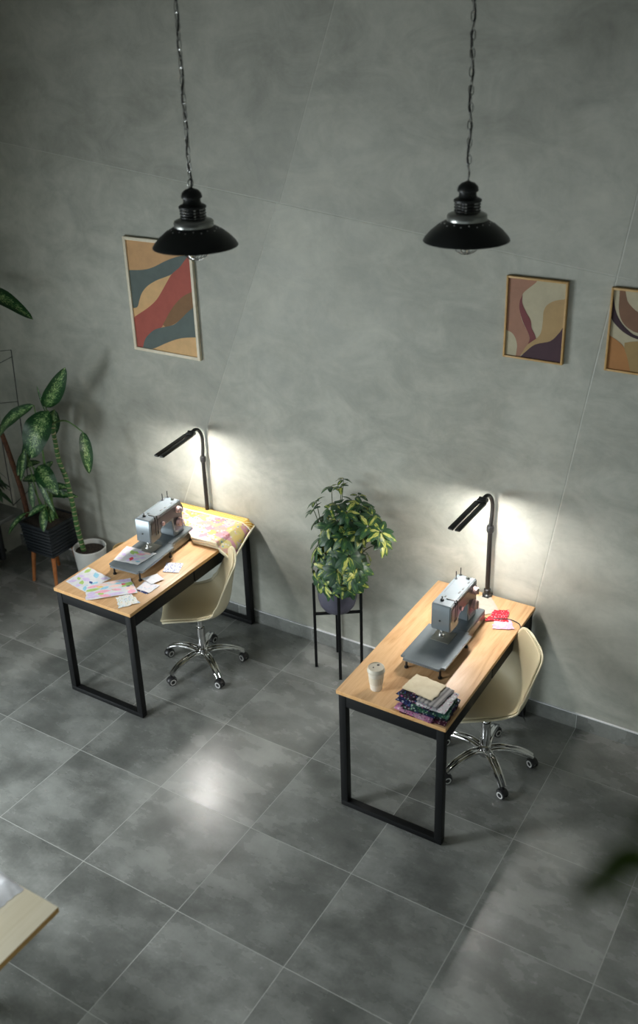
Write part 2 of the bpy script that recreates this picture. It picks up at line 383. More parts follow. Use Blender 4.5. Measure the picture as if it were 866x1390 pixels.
struct('baseboard_back', bm, 'tile', 'dark tile skirting along the grey wall', 'baseboard', smooth=False)
bm = nb(); box(bm, (LX, WY-.013, .098), (RX, WY, .102)); struct('trim_1', bm, 'white_cotton', 'pale line on top of the skirting', 'trim', smooth=False)  # thin pale strip along the skirting's top edge
# upper gallery on which the photographer stands (behind / below the lens)
bm = nb(); box(bm, (LX-.25, FY, 2.3), (RX+.2, FY+.2, CEIL)); struct('wall_front', bm, 'wall_plain', 'unseen plain grey wall behind the upper gallery, added to block light', 'wall', smooth=False)  # unseen wall added above the slab to darken the upper back wall
bm = nb(); box(bm, (LX, FY, 2.1), (RX, -3.8, 2.3)); struct('floor.001', bm, 'wall_plain', 'upper gallery floor slab', 'floor', smooth=False)
# window in left wall
w = thing('window_1', 'tall side window above the radiator', 'window', (LX-.12, (W0+W1)/2, Z0)); w['kind'] = 'structure'
bm = nb(); L2 = (W1-W0)/2; H = Z1-Z0
for y0 in (-L2, L2-.06): box(bm, (-.04, y0, 0), (.04, y0+.06, H), .004)
box(bm, (-.04, -L2+.06, 0), (.04, L2-.06, .06), .004); box(bm, (-.04, -L2+.06, H-.06), (.04, L2-.06, H), .004)
for k in (1, 2): box(bm, (-.035, -L2+k*2*L2/3-.025, .06), (.035, -L2+k*2*L2/3+.025, H-.06), .004)
obj('window_frame', bm, 'paint_grey', w)
bm = nb(); box(bm, (LX-.06, W0-.1, .43), (-1.86, .20, .465), .004); sl = struct('trim_2', bm, 'sill', 'grey windowsill shelf over the radiator', 'windowsill')
# radiator
t = thing('radiator', 'black ribbed radiator under the grey windowsill in the corner', 'radiator', (-2.0, -.9, 0))
for k in range(22):
    y = -.95+k*.088; bm = nb(); box(bm, (-.07, y, .09), (.07, y+.045, .40), .018, seg=3); obj('radiator_column', bm, 'radiator', t)
bm = nb(); tube(bm, [(0,-.97,.13),(0,.99,.13)], .016); tube(bm, [(0,-.97,.36),(0,.99,.36)], .016)
for y in (-.8, .85): box(bm, (-.03,y,0), (.03,y+.03,.12), .004)
obj('radiator_rail', bm, 'radiator', t)
# ------------------------------------------------------------------ desks
TH = .75
def make_desk():
    t = thing('desk', '', 'desk')
    bm = nb(); box(bm, (-.3,-.595,TH-.022), (.3,.595,TH), .0015, 0); 
    bm.normal_update()
    for f in bm.faces:
        if abs(f.normal.z) < .5: f.material_index = 1
    obj('tabletop', bm, ['oak','oak_edge'], t)
    bm = nb()                                               # black carcass under the top
    box(bm, (-.29,-.585,.655), (.27,.585,TH-.024), .002); obj('apron', bm, 'black_panel', t)
    for s in (-1, 1):
        bm = nb(); y0 = -.548 if s < 0 else .004
        box(bm, (.270, y0, .640), (.290, y0+.544, TH-.028), .0025); obj('drawer', bm, 'black_panel', t)
    for s in (-1, 1):
        yc = s*.5675
        for sx in (-1, 1):
            bm = nb(); box(bm, (sx*.27-.02, yc-.02, .034), (sx*.27+.02, yc+.02, TH-.024), .002); obj('leg', bm, 'black', t)
        bm = nb(); box(bm, (-.29, yc-.02, .004), (.29, yc+.02, .034), .002); 
        for sx in (-.26,.26): box(bm, (sx-.015, yc-.015, 0), (sx+.015, yc+.015, .004), 0)
        obj('foot_bar', bm, 'black', t)
    for sx in (-1,):                                         # small diagonal gusset seen through the frame
        bm = nb(); v = [bm.verts.new(p) for p in ((-.285,-.545,.655),(-.285,-.40,.655),(-.285,-.545,.60))]; f = bm.faces.new(v)
        r = bmesh.ops.extrude_face_region(bm, geom=[f]); bmesh.ops.translate(bm, vec=(.004,0,0), verts=[e for e in r['geom'] if isinstance(e, bmesh.types.BMVert)])
        obj('corner_gusset', bm, 'black', t)
    return t
D1 = (-.152,-.222,0); D2 = (1.815,-.238,0)
desk = make_desk(); desk.location = D1; g = 'sewing desks along the grey wall'
tag(desk, 'oak-topped black steel desk on the left, with patchwork pieces and a quilt on it', 'desk', g)
dup(desk, D2, 0, 'oak-topped black steel desk on the right, with a coffee cup and fabric pile on it', g)
# ------------------------------------------------------------------ chair
def shell_pt(u, v, off=0):
    prof = [(.215,.425),(.19,.447),(.11,.442),(.0,.430),(-.10,.432),(-.165,.462),(-.200,.52),(-.217,.60),(-.232,.685),(-.248,.762),(-.256,.788)]
    n = len(prof)-1; s = v*n; i = min(int(s), n-1); t = s-i
    g = lambda k: V(prof[max(0,min(n,k))])
    a, b, c, d = g(i-1), g(i), g(i+1), g(i+2)
    p = .5*((2*b)+(c-a)*t+(2*a-5*b+4*c-d)*t*t+(3*b-a-3*c+d)*t**3)
    tn = .5*((c-a)+2*(2*a-5*b+4*c-d)*t+3*(3*b-a-3*c+d)*t*t); tn.normalize()
    nrm = V((-tn.y, tn.x)); 
    if nrm.y < 0 and v < .4: nrm = -nrm
    if v >= .4 and nrm.x < 0: nrm = -nrm
    W = [.195,.21,.222,.23,.232,.230,.218,.202,.188,.176,.16]; w = W[i]*(1-t)+W[i+1]*t
    e = abs(2*v-1); w *= (1-e**(8 if v < .5 else 12))**.42 if e < 1 else 0
    w = max(w, .085 if v < .5 else .06)
    cu = [.015,.03,.05,.065,.085,.105,.105,.085,.06,.035,.02]; c_ = cu[i]*(1-t)+cu[i+1]*t
    # the wings rise where seat meets back
    k = c_*abs(u)**2.4*(w/.23) + off
    q = p + nrm*k
    return V((q.x, u*w, q.y))
def shell_bm(u0, v0, v1, off, nu=20, nv=44):
    bm = nb(); G = [[bm.verts.new(shell_pt(u0*(-1+2*i/nu), v0+(v1-v0)*j/nv, off)) for i in range(nu+1)] for j in range(nv+1)]
    for j in range(nv):
        for i in range(nu): bm.faces.new((G[j][i], G[j][i+1], G[j+1][i+1], G[j+1][i]))
    return bm
def make_chair():
    t = thing('swivel_chair', '', 'chair')
    o = obj('shell', shell_bm(1, 0, 1, 0), 'shell', t, angle=60); md = o.modifiers.new('solid', 'SOLIDIFY'); md.thickness = .011; md.offset = 0
    md = o.modifiers.new('sub', 'SUBSURF'); md.levels = md.render_levels = 1
    o = obj('seat_pad', shell_bm(.90, .03, .965, .013), 'pad', t, angle=60); md = o.modifiers.new('solid', 'SOLIDIFY'); md.thickness = .012; md.offset = 0
    md = o.modifiers.new('sub', 'SUBSURF'); md.levels = md.render_levels = 1
    bm = nb(); lathe(bm, [(0,.075),(.030,.075),(.036,.085),(.038,.12),(.034,.145),(.026,.15),(.026,.30),(.018,.302),(.018,.408),(.0,.408)], 24)
    obj('post', bm, 'chrome', t)
    bm = nb(); box(bm, (-.09,-.07,.405), (.09,.07,.424), .006); obj('seat_bracket', bm, 'bkplastic', t)
    for k in range(5):
        a = k*2*PI/5; R_ = Matrix.Rotation(a, 4, 'Z')
        bm = nb()
        P = bez([(.02,0,.115),(.09,0,.128),(.17,0,.118),(.225,0,.098),(.262,0,.074)], 6)
        for s in (-1, 1):
            tube(bm, [R_ @ (p+V((0, s*(.017-.006*i/(len(P)-1)), 0))) for i, p in enumerate(P)], [.0125-.002*i/(len(P)-1) for i in range(len(P))], 10, up=(0,0,1), sy=.95)
        tube(bm, [R_ @ (p-V((0,0,.002))) for p in P], .015, 8, up=(0,0,1), sx=1.0, sy=.55)
        obj('base_arm', bm, 'chrome', t)
        c = bpy.data.objects.new('caster', None)
        bm = nb(); tube(bm, [R_ @ V((.262,0,.078)), R_ @ V((.262,0,.05))], .008, 10)
        sw = a + [.5, 2.2, -.6, 1.2, 2.9][k]; X = Matrix.Translation(R_ @ V((.262,0,.029))) @ Matrix.Rotation(sw, 4, 'Z')
        pr = [(0,-.006),(.026,-.006),(.028,-.002),(.028,.002),(.026,.006),(0,.006)]
        arc = [X @ V((.031*math.cos(q), 0, .031*math.sin(q))) for q in [PI*(.1+.8*j/8) for j in range(9)]]
        tube(bm, arc, .008, 8, up=X.to_3x3() @ V((0,1,0)), sx=.35, sy=2.0)
        cs = obj('caster', bm, 'bkplastic', t)
        for s in (-1, 1):
            bm = nb(); MX = X @ Matrix.Translation((0, s*.015, 0)) @ Matrix.Rotation(PI/2, 4, 'X')
            lathe(bm, [(0,-.007),(.025,-.007),(.028,-.003),(.028,.003),(.025,.007),(0,.007)], 20, 0, mtx=MX)
            for q in (-.0075, .0075): 
                lathe(bm, [(.013,q),(.020,q),(.020,q*1.15),(.013,q*1.15),(.013,q)], 20, 1, mtx=MX)
            obj('wheel', bm, ['rubber','whiteplast'], cs)
    return t
ch = make_chair(); g = 'swivel chairs at the desks'
a1 = math.atan2(-.6,-.8)
ch.location = (.132,-.204,0); ch.rotation_euler = (0,0,a1); tag(ch, 'cream shell swivel chair at the left desk, its back against the quilt corner', 'chair', g)
dup(ch, (2.06,-.17,0), math.atan2(-.62,-.78), 'cream shell swivel chair at the right desk, turned to show its backrest', g)
# base arms must match the photo star angles: rotate children sets
def star(root, deg):
    da = math.radians(deg) - root.rotation_euler.z
    for o in kids(root):
        if o.name.split('.')[0] in ('base_arm', 'caster', 'post'): o.rotation_euler = (0,0,da)
star(ch, -30); star([o for o in bpy.data.objects if o.name == 'swivel_chair.001'][0], -46)
# ------------------------------------------------------------------ sewing machine (origin on the desk under its middle)
def rbox(bm, a, b, r, mi=0): box(bm, a, b, r, mi, 3)
def make_machine():
    t = thing('sewing_machine', '', 'sewing machine')
    # bed
    bm = nb(); rbox(bm, (-.088,-.045,.004), (.088,.195,.074), .006, 0); box(bm, (-.080,-.235,.010), (.040,-.04,.066), .006, 0, 3)
    obj('base', bm, 'mach', t)
    bm = nb(); box(bm, (.0885,-.03,.012), (.0915,.185,.060), .001); obj('base_front_strip', bm, 'plate', t)
    # body : pillar + arm + head as one swept C outline (profile in y,z), extruded in x
    bm = nb()
    out = [(-.205,.290),(-.198,.300),(.118,.300),(.132,.290),(.140,.075),(.038,.075),(.030,.085),(.028,.185),(.018,.198),(-.082,.198),(-.094,.188),(-.096,.152),(-.112,.140),(-.196,.140),(-.207,.150)]
    lo = [bm.verts.new((-.050, y, z)) for y, z in out]; f = bm.faces.new(lo)
    r = bmesh.ops.extrude_face_region(bm, geom=[f]); bmesh.ops.translate(bm, vec=(.108,0,0), verts=[e for e in r['geom'] if isinstance(e, bmesh.types.BMVert)])
    bm.edges.ensure_lookup_table(); bm.normal_update()
    es = [e for e in bm.edges if len(e.link_faces) == 2 and e.calc_face_angle(0) > 1.2]
    bmesh.ops.bevel(bm, geom=es, offset=.005, segments=3, affect='EDGES')
    obj('body', bm, 'mach', t)
    # darker front fascia on operator side
    bm = nb()
    o2 = [(-.192,.278),(.112,.278),(.122,.110),(.050,.110),(.042,.212),(-.080,.212),(-.110,.200),(-.190,.200)]
    f = bm.faces.new([bm.verts.new((.0575, y, z)) for y, z in o2]); r = bmesh.ops.extrude_face_region(bm, geom=[f]); bmesh.ops.translate(bm, vec=(.0025,0,0), verts=[e for e in r['geom'] if isinstance(e, bmesh.types.BMVert)])
    obj('front_fascia', bm, 'machdark', t)
    for z, rr in ((.248,.020), (.160,.026)):
        bm = nb(); X = Matrix.Translation((.059, .088, z)) @ Matrix.Rotation(PI/2, 4, 'Y')
        lathe(bm, [(0,0),(rr+.003,0),(rr+.003,.006),(rr,.007),(rr,.022),(rr-.003,.025),(0,.025)], 28, mtx=X)
        d = obj('dial', bm, 'pink', t)
        bm = nb(); box(bm, (.083, .088-.003, z-rr*.9), (.092, .088+.003, z+rr*.9), .002); obj('dial_grip', bm, 'chrome', d)
    bm = nb(); X = Matrix.Translation((.059,-.075,.225)) @ Matrix.Rotation(PI/2, 4, 'Y'); lathe(bm, [(0,0),(.012,0),(.012,.010),(0,.012)], 20, mtx=X); obj('tension_knob', bm, 'pink', t)
    bm = nb(); box(bm, (.050,-.150,.18), (.0615,-.143,.302), .001); box(bm, (.050,-.128,.18), (.0615,-.121,.302), .001); box(bm, (.004,-.139,.2995), (.055,-.132,.303), .001)
    obj('thread_slot', bm, 'bkplastic', t)
    bm = nb(); X = Matrix.Translation((0,.14,.215)) @ Matrix.Rotation(-PI/2, 4, 'X'); lathe(bm, [(0,0),(.035,0),(.044,.006),(.046,.012),(.046,.026),(.040,.031),(0,.031)], 32, mtx=X); obj('handwheel', bm, 'bkplastic', t)
    for x, y in ((-.036,.070), (-.030,.115)):
        bm = nb(); lathe(bm, [(0,.298),(.009,.298),(.009,.302),(.0028,.303),(.0028,.345),(0,.346)], 12, c=(x,y,0)); obj('spool_pin', bm, 'bkplastic', t)
    bm = nb(); lathe(bm, [(0,.299),(.010,.299),(.010,.308),(.007,.311),(.003,.312),(.003,.322),(.006,.324),(0,.328)], 16, c=(-.010,-.160,0)); obj('presser_regulator', bm, 'bkplastic', t)
    bm = nb(); lathe(bm, [(0,.299),(.010,.299),(.012,.306),(.008,.312),(0,.313)], 16, c=(.022,.095,0)); obj('bobbin_winder', bm, 'chrome', t)
    bm = nb()
    for x, y, w_ in ((.035,-.045,.014), (.038,-.005,.012), (.038,.065,.012), (-.012,-.115,.008)): box(bm, (x-.003,y-w_,.2995), (x+.005,y+w_,.3015), .0005)
    box(bm, (-.035,-.08,.2995), (-.0335,.10,.3008)); obj('top_slots', bm, 'bkplastic', t)
    bm = nb(); lathe(bm, [(0,-.002),(.005,-.002),(.005,.001),(0,.001)], 12, mtx=Matrix.Translation((.0,-.2085,.205)) @ Matrix.Rotation(PI/2, 4, 'X')); obj('face_screw', bm, 'bkplastic', t)
    # needle assembly
    bm = nb(); tube(bm, [(-.008,-.150,.145),(-.008,-.150,.105)], .004, 10); tube(bm, [(-.008,-.150,.108),(-.008,-.150,.076)], .0012, 8); box(bm, (-.015,-.157,.100), (-.001,-.143,.112), .001); obj('needle_bar', bm, 'chrome', t)
    bm = nb(); tube(bm, [(-.020,-.150,.145),(-.020,-.150,.085)], .004, 10); box(bm, (-.026,-.168,.0765), (.004,-.134,.0795), .001); box(bm, (-.026,-.156,.080), (-.012,-.144,.094), .001); obj('presser_foot', bm, 'chrome', t)
    bm = nb(); box(bm, (-.055,-.205,.073), (.050,-.092,.0765), .002); obj('needle_plate', bm, 'plate', t)
    bm = nb(); tube(bm, bez([(-.052,-.14,.20),(-.060,-.14,.18),(-.064,-.14,.145)],5), .003, 8); obj('presser_lever', bm, 'bkplastic', t)
    # extension table wraps round the free arm
    e = None
    bm = nb(); box(bm, (-.125,-.425,.058), (.125,-.048,.072), .0)
    bm.edges.ensure_lookup_table(); ve = [x for x in bm.edges if abs(x.verts[0].co.z-x.verts[1].co.z) > .01]
    bmesh.ops.bevel(bm, geom=ve, offset=.022, segments=6, affect='EDGES'); bm.normal_update()
    es = [x for x in bm.edges if len(x.link_faces) == 2 and x.calc_face_angle(0) > 1.2]; bmesh.ops.bevel(bm, geom=es, offset=.003, segments=2, affect='EDGES')
    e = obj('extension_table', bm, 'mach', t)
    for x, y in ((-.095,-.395), (.095,-.395), (.10,-.085), (-.10,-.085)):
        bm = nb(); lathe(bm, [(0,0),(.011,0),(.011,.008),(.006,.010),(.006,.058),(0,.058)], 14, c=(x,y,0)); obj('table_foot', bm, 'bkplastic', e)
    return t
mc = make_machine(); g = 'sewing machines on the desks'
mc.location = (1.832,-.10,TH); tag(mc, 'grey sewing machine with bare extension table on the right desk', 'sewing machine', g)
dup(mc, (-.170,-.118,TH), math.radians(4.5), 'grey sewing machine on the left desk, printed cloth on its extension table', g)
# ------------------------------------------------------------------ desk lamps
def make_lamp():
    t = thing('desk_lamp', '', 'lamp')
    bm = nb(); lathe(bm, [(0,0),(.028,0),(.028,.012),(.020,.018),(.020,.045),(.015,.05),(0,.05)], 24); box(bm, (-.018,-.03,-.052), (.018,.036,-.042), .002); box(bm, (-.018,.022,-.052), (.018,.036,.006), .002); box(bm, (-.02,-.03,0), (.02,.036,.006), .002)
    tube(bm, [(0,-.01,-.075),(0,-.01,-.045)], .005, 8)
    obj('clamp', bm, 'bkplastic', t)
    bm = nb(); tube(bm, [(0,0,.04),(0,0,.425)], .0135, 18); obj('pole', bm, 'lampbk', t)
    bm = nb(); lathe(bm, [(0,.415),(.017,.415),(.021,.425),(.021,.447),(.017,.457),(0,.457)], 20); obj('joint', bm, 'bkplastic', t)
    bm = nb(); P = bez([(0,0,.45),(.004,.004,.53),(.004,.002,.60),(-.004,-.018,.645),(-.012,-.05,.660),(-.016,-.085,.655)], 8); tube(bm, P, .0115, 14); obj('gooseneck', bm, 'lampbk', t)
    TL = .018   # the head dips slightly towards its tip
    hd = nb(); X = rotM((-.016,-.075,.648), rx=math.radians(0))
    box(hd, (-.026,-.045,-.009), (.026,.005,.012), .004, mtx=X); lathe(hd, [(0,-.022),(.012,-.022),(.012,.022),(0,.022)], 16, mtx=X @ Matrix.Translation((0,-.012,.008)) @ Matrix.Rotation(PI/2,4,'Y'))
    obj('head_joint', hd, 'bkplastic', t)
    for s in (-1, 1):
        bm = nb(); x0 = s*.019
        XR = X @ Matrix.Translation((x0,0,0)) @ Matrix.Rotation(math.radians(-3*s),4,'Y') @ Matrix.Translation((-x0,0,0)); box(bm, (x0-.015,-.39,-.006), (x0+.015,-.04,.006), .003, mtx=XR); lb = obj('light_bar', bm, 'lampbk', t)
        bm = nb(); box(bm, (x0-.0115,-.383,-.0064), (x0+.0115,-.05,-.0050), 0, mtx=XR); obj('led_strip', bm, 'leadlight', lb)
    return t
lp = make_lamp(); g = 'LED desk lamps clamped to the desks'
lp.location = (1.833,.335,TH+.001); tag(lp, 'black twin-bar LED lamp clamped behind the right sewing machine', 'lamp', g)
dup(lp, (-.175,.337,TH+.001), .12, 'black twin-bar LED lamp clamped to the left desk, its pole rising behind the quilt', g)
# ------------------------------------------------------------------ pendants
def make_pendant():
    t = thing('pendant_lamp', '', 'pendant lamp')
    bm = nb(); lathe(bm, [(.066,.082),(.085,.076),(.120,.058),(.150,.034),(.172,.010),(.180,-.002),(.181,-.006),(.178,-.006),(.168,.006),(.146,.029),(.116,.052),(.083,.069),(.066,.074)], 64); obj('shade', bm, ['pendblack'], t)
    for k in range(20):
        bm = nb(); a = 2*PI*k/20; rr = .098 if k % 2 else .106; z = .0700-(rr-.098)*.55; lathe(bm, [(0,.0030),(.0024,.002),(.0024,-.003),(0,-.003)], 8, mtx=Matrix.Translation((rr*math.cos(a), rr*math.sin(a), z)))
        obj('rivet', bm, 'steel', t)
    bm = nb(); lathe(bm, [(.064,.070),(.082,.072),(.084,.078),(.084,.096),(.080,.102),(.066,.108),(.052,.112),(.052,.100),(.064,.094)], 48); obj('collar', bm, 'pendgrey', t)
    for k in range(6):
        a = 2*PI*k/6+.3; bm = nb(); tube(bm, [(.047*math.cos(a),.047*math.sin(a),.104),(.047*math.cos(a),.047*math.sin(a),.158)], .004, 8); obj('cage_bar', bm, 'steel', t)
    bm = nb()
    for z in (.118,.130,.142):
        tube(bm, [(.052*math.cos(2*PI*k/40),.052*math.sin(2*PI*k/40),z) for k in range(40)], .0032, 8, closed=True)
    obj('cage_rings', bm, 'pendblack', t)
    bm = nb(); lathe(bm, [(0,.10),(.030,.10),(.030,.155),(0,.155)], 28); obj('socket', bm, 'bkplastic', t)
    bm = nb(); lathe(bm, [(0,.150),(.050,.150),(.058,.153),(.058,.160),(.050,.166),(.040,.170),(.036,.178),(.036,.190),(.043,.194),(.044,.200),(.040,.214),(.028,.226),(.012,.232),(.005,.236),(0,.237)], 40); obj('cap', bm, 'pendblack', t)
    bm = nb(); lathe(bm, [(0,.10),(.016,.095),(.018,.06),(.028,.03),(.036,-.005),(.032,-.030),(.018,-.045),(0,-.049)], 24); obj('bulb', bm, 'glasspend', t)
    bm = nb()
    for k in range(6):
        a = PI*k/6; tube(bm, [(.062*math.cos(q)*math.cos(a), .062*math.cos(q)*math.sin(a), -.004+.062*math.sin(q)) for q in [PI+PI*j/16 for j in range(17)]], .0016, 6)
    tube(bm, [(.062*math.cos(2*PI*k/32),.062*math.sin(2*PI*k/32),-.002) for k in range(32)], .002, 6, closed=True)
    tube(bm, [(.044*math.cos(2*PI*k/32),.044*math.sin(2*PI*k/32),-.048) for k in range(32)], .0016, 6, closed=True)
    for k in range(4): a = PI*k/2; tube(bm, [(.062*math.cos(a),.062*math.sin(a),-.002),(.064*math.cos(a),.064*math.sin(a),.074)], .0016, 6)
    obj('bulb_guard', bm, 'steel', t)
    bm = nb(); tube(bm, [(0, .017*math.cos(2*PI*k/24), .252+.017*math.sin(2*PI*k/24)) for k in range(24)], .0025, 8, closed=True); obj('hanging_ring', bm, 'steel', t)
    bm = nb(); z = .27; k = 0
    while z < CEIL-2.95-.03:
        pts = []
        for j in range(12):
            a = 2*PI*j/12; lx = .0095*math.cos(a); lz = .0135*math.sin(a)+(.006 if math.sin(a) > 0 else -.006)
            pts.append((lx*(k%2), lx*((k+1)%2), z+.014+lz))
        tube(bm, pts, .0023, 6, closed=True); z += .033; k += 1
    obj('chain', bm, 'steel', t)
    P = [(.006*math.cos(q*.9), .006*math.sin(q*.9), .235+q*.03) for q in range(int((CEIL-2.95-.24)/.03))]; P[0] = (0,0,.23)
    bm = nb(); tube(bm, P, .0038, 8); obj('cord', bm, 'bkplastic', t)
    bm = nb(); lathe(bm, [(0,0),(.02,0),(.05,.015),(.055,.03),(0,.03)], 24, c=(0,0,CEIL-2.95-.03)); obj('ceiling_rose', bm, 'pendblack', t)
    return t
pd = make_pendant(); g = 'black pendant lamps hung on chains'
pd.location = (.965,-.97,2.95); tag(pd, 'black pendant lamp with wide shade hanging over the framed print on the left', 'pendant lamp', g)
dup(pd, (1.955,-.41,2.95), .5, 'black pendant lamp with wide shade hanging above the right desk, right of the other', g)
# ------------------------------------------------------------------ framed prints
def art(name, label, x0, x1, z0, z1, fw, fm, polys, bg, dep=.024):
    t = thing(name, label, 'picture', ((x0+x1)/2, WY, z0)); cx = (x0+x1)/2
    bm = nb(); y1 = -.0005
    for a, b in (((x0-cx,-dep,0),(x0-cx+fw,y1,z1-z0)), ((x1-cx-fw,-dep,0),(x1-cx,y1,z1-z0)), ((x0-cx+fw,-dep,0),(x1-cx-fw,y1,fw)), ((x0-cx+fw,-dep,z1-z0-fw),(x1-cx-fw,y1,z1-z0))): box(bm, a, b, .001)
    obj('frame', bm, fm, t)
    yy = WY-dep*.55; bm = nb(); mats = [bg]; lim = (x0+fw-.001, x1-fw+.001, z0+fw-.001, z1-fw+.001)
    box(bm, (x0-cx+fw-.002, yy-WY, fw-.002), (x1-cx-fw+.002, yy-WY+.004, z1-z0-fw+.002))
    for i, (mt, ox, oy, s, pts) in enumerate(polys):
        if mt not in mats: mats.append(mt)
        vs = []
        P = [at(ox+p[0]/s, oy+p[1]/s, yy) for p in pts]; Q = bezc(P, 4)
        for p in Q: vs.append(bm.verts.new((min(max(p.x,lim[0]),lim[1])-cx, yy-WY-.0004*(i+1), min(max(p.z,lim[2]),lim[3])-z0)))
        f = bm.faces.new(vs); f.material_index = mats.index(mt); f.normal_update()
        if f.normal.y > 0: f.normal_flip()
        bmesh.ops.triangulate(bm, faces=[f])
    me = obj('print', bm, mats, t, smooth=False)
    return t
def bezc(P, n):   # keep sharp where the turn is strong, curve elsewhere
    out = []; m_ = len(P)
    for i in range(m_):
        a, b, c, d = P[i-1], P[i], P[(i+1)%m_], P[(i+2)%m_]
        def sharp(p, q, r): 
            u = (q-p); v = (r-q)
            return u.length < 1e-6 or v.length < 1e-6 or u.normalized().dot(v.normalized()) < .6
        s1, s2 = sharp(a, b, c), sharp(b, c, d)
        ta = (c-b) if s1 else (c-a)/2; tb = (c-b) if s2 else (d-b)/2
        for k in range(n):
            t = k/n; h = (2*t**3-3*t*t+1, t**3-2*t*t+t, -2*t**3+3*t*t, t**3-t*t)
            out.append(b*h[0]+ta*h[1]+c*h[2]+tb*h[3])
    return out
Z = (160,310,6.662)
G1 = [(60,376),(220,375),(320,350),(430,295),(540,255),(650,240),(610,285),(560,350),(490,412),(430,440),(350,470),(270,520),(220,580),(195,650),(175,716),(110,760)]
RD = [(700,225),(652,238),(610,282),(560,350),(490,412),(450,475),(400,565),(350,645),(280,712),(180,780),(100,830),(120,1130),(232,1080),(245,1010),(300,945),(400,890),(470,760),(560,650),(640,590),(710,560)]
BR = [(710,558),(620,597),(550,650),(480,740),(408,872),(440,892),(500,870),(560,830),(630,760),(715,690)]
G2 = [(715,690),(630,760),(560,830),(500,873),(430,890),(340,912),(280,960),(245,1010),(226,1090),(330,1085),(430,1040),(540,1000),(640,986),(745,985)]
T2 = [(330,1086),(430,1042),(540,1002),(640,988),(745,985),(760,1200),(500,1150)]
LF = [(488,416),(430,440),(350,470),(270,520),(220,580),(195,650),(175,712),(110,720),(110,850),(185,778),(280,712),(350,645),(400,565),(450,475)]
art('framed_print', 'pale-framed abstract print of red, grey and tan waves on the left', -.690,-.150,1.855,2.590, .020, 'white_frame',
    [('a_grey',*Z,G1),('a_sand',*Z,LF),('a_red',*Z,RD),('a_brown',*Z,BR),('a_grey',*Z,G2),('a_sand',*Z,T2)], 'a_tan')
Z = (670,360,4.418)
art('framed_print', 'narrow-framed abstract print with a dark purple corner, at centre right', 1.843,2.158,2.185,2.607, .010, 'gold_frame', [
  ('b_rose',*Z,[(80,60),(265,90),(250,108),(215,135),(180,165),(165,200),(157,260),(170,330),(205,400),(215,440),(205,475),(160,545),(133,545),(140,470),(115,410),(70,385)]),
  ('b_tan',*Z,[(445,203),(370,213),(320,240),(300,280),(295,340),(285,400),(262,435),(205,475),(160,540),(250,500),(340,470),(400,430),(440,380)]),
  ('b_maroon',*Z,[(175,175),(158,215),(156,265),(175,335),(210,410),(216,445),(205,474),(256,440),(245,410),(228,375),(222,330),(195,280),(172,225)]),
  ('b_purple',*Z,[(440,340),(415,375),(390,410),(340,455),(250,475),(190,520),(160,550),(430,600)])], 'b_white')
Z = (820,370,9.26)
art('framed_print', 'narrow-framed abstract print with curved brown and purple bands, at the right edge', 2.368,2.683,2.193,2.605, .010, 'gold_frame', [
  ('c_brown',*Z,[(203,150),(190,340),(185,450),(202,560),(260,660),(350,730),(426,760),(750,830),(750,600),(550,540),(426,495),(340,420),(290,340),(260,150)]),
  ('c_purple',*Z,[(100,230),(60,450),(90,570),(150,660),(260,760),(426,840),(750,900),(750,860),(426,800),(300,720),(200,600),(140,450),(118,250)]),
  ('c_orange',*Z,[(30,760),(200,880),(260,960),(300,1080),(340,1300),(10,1260)]),
  ('c_tan',*Z,[(260,880),(426,865),(750,900),(750,1400),(340,1300),(290,1060),(255,950)])], 'b_white')
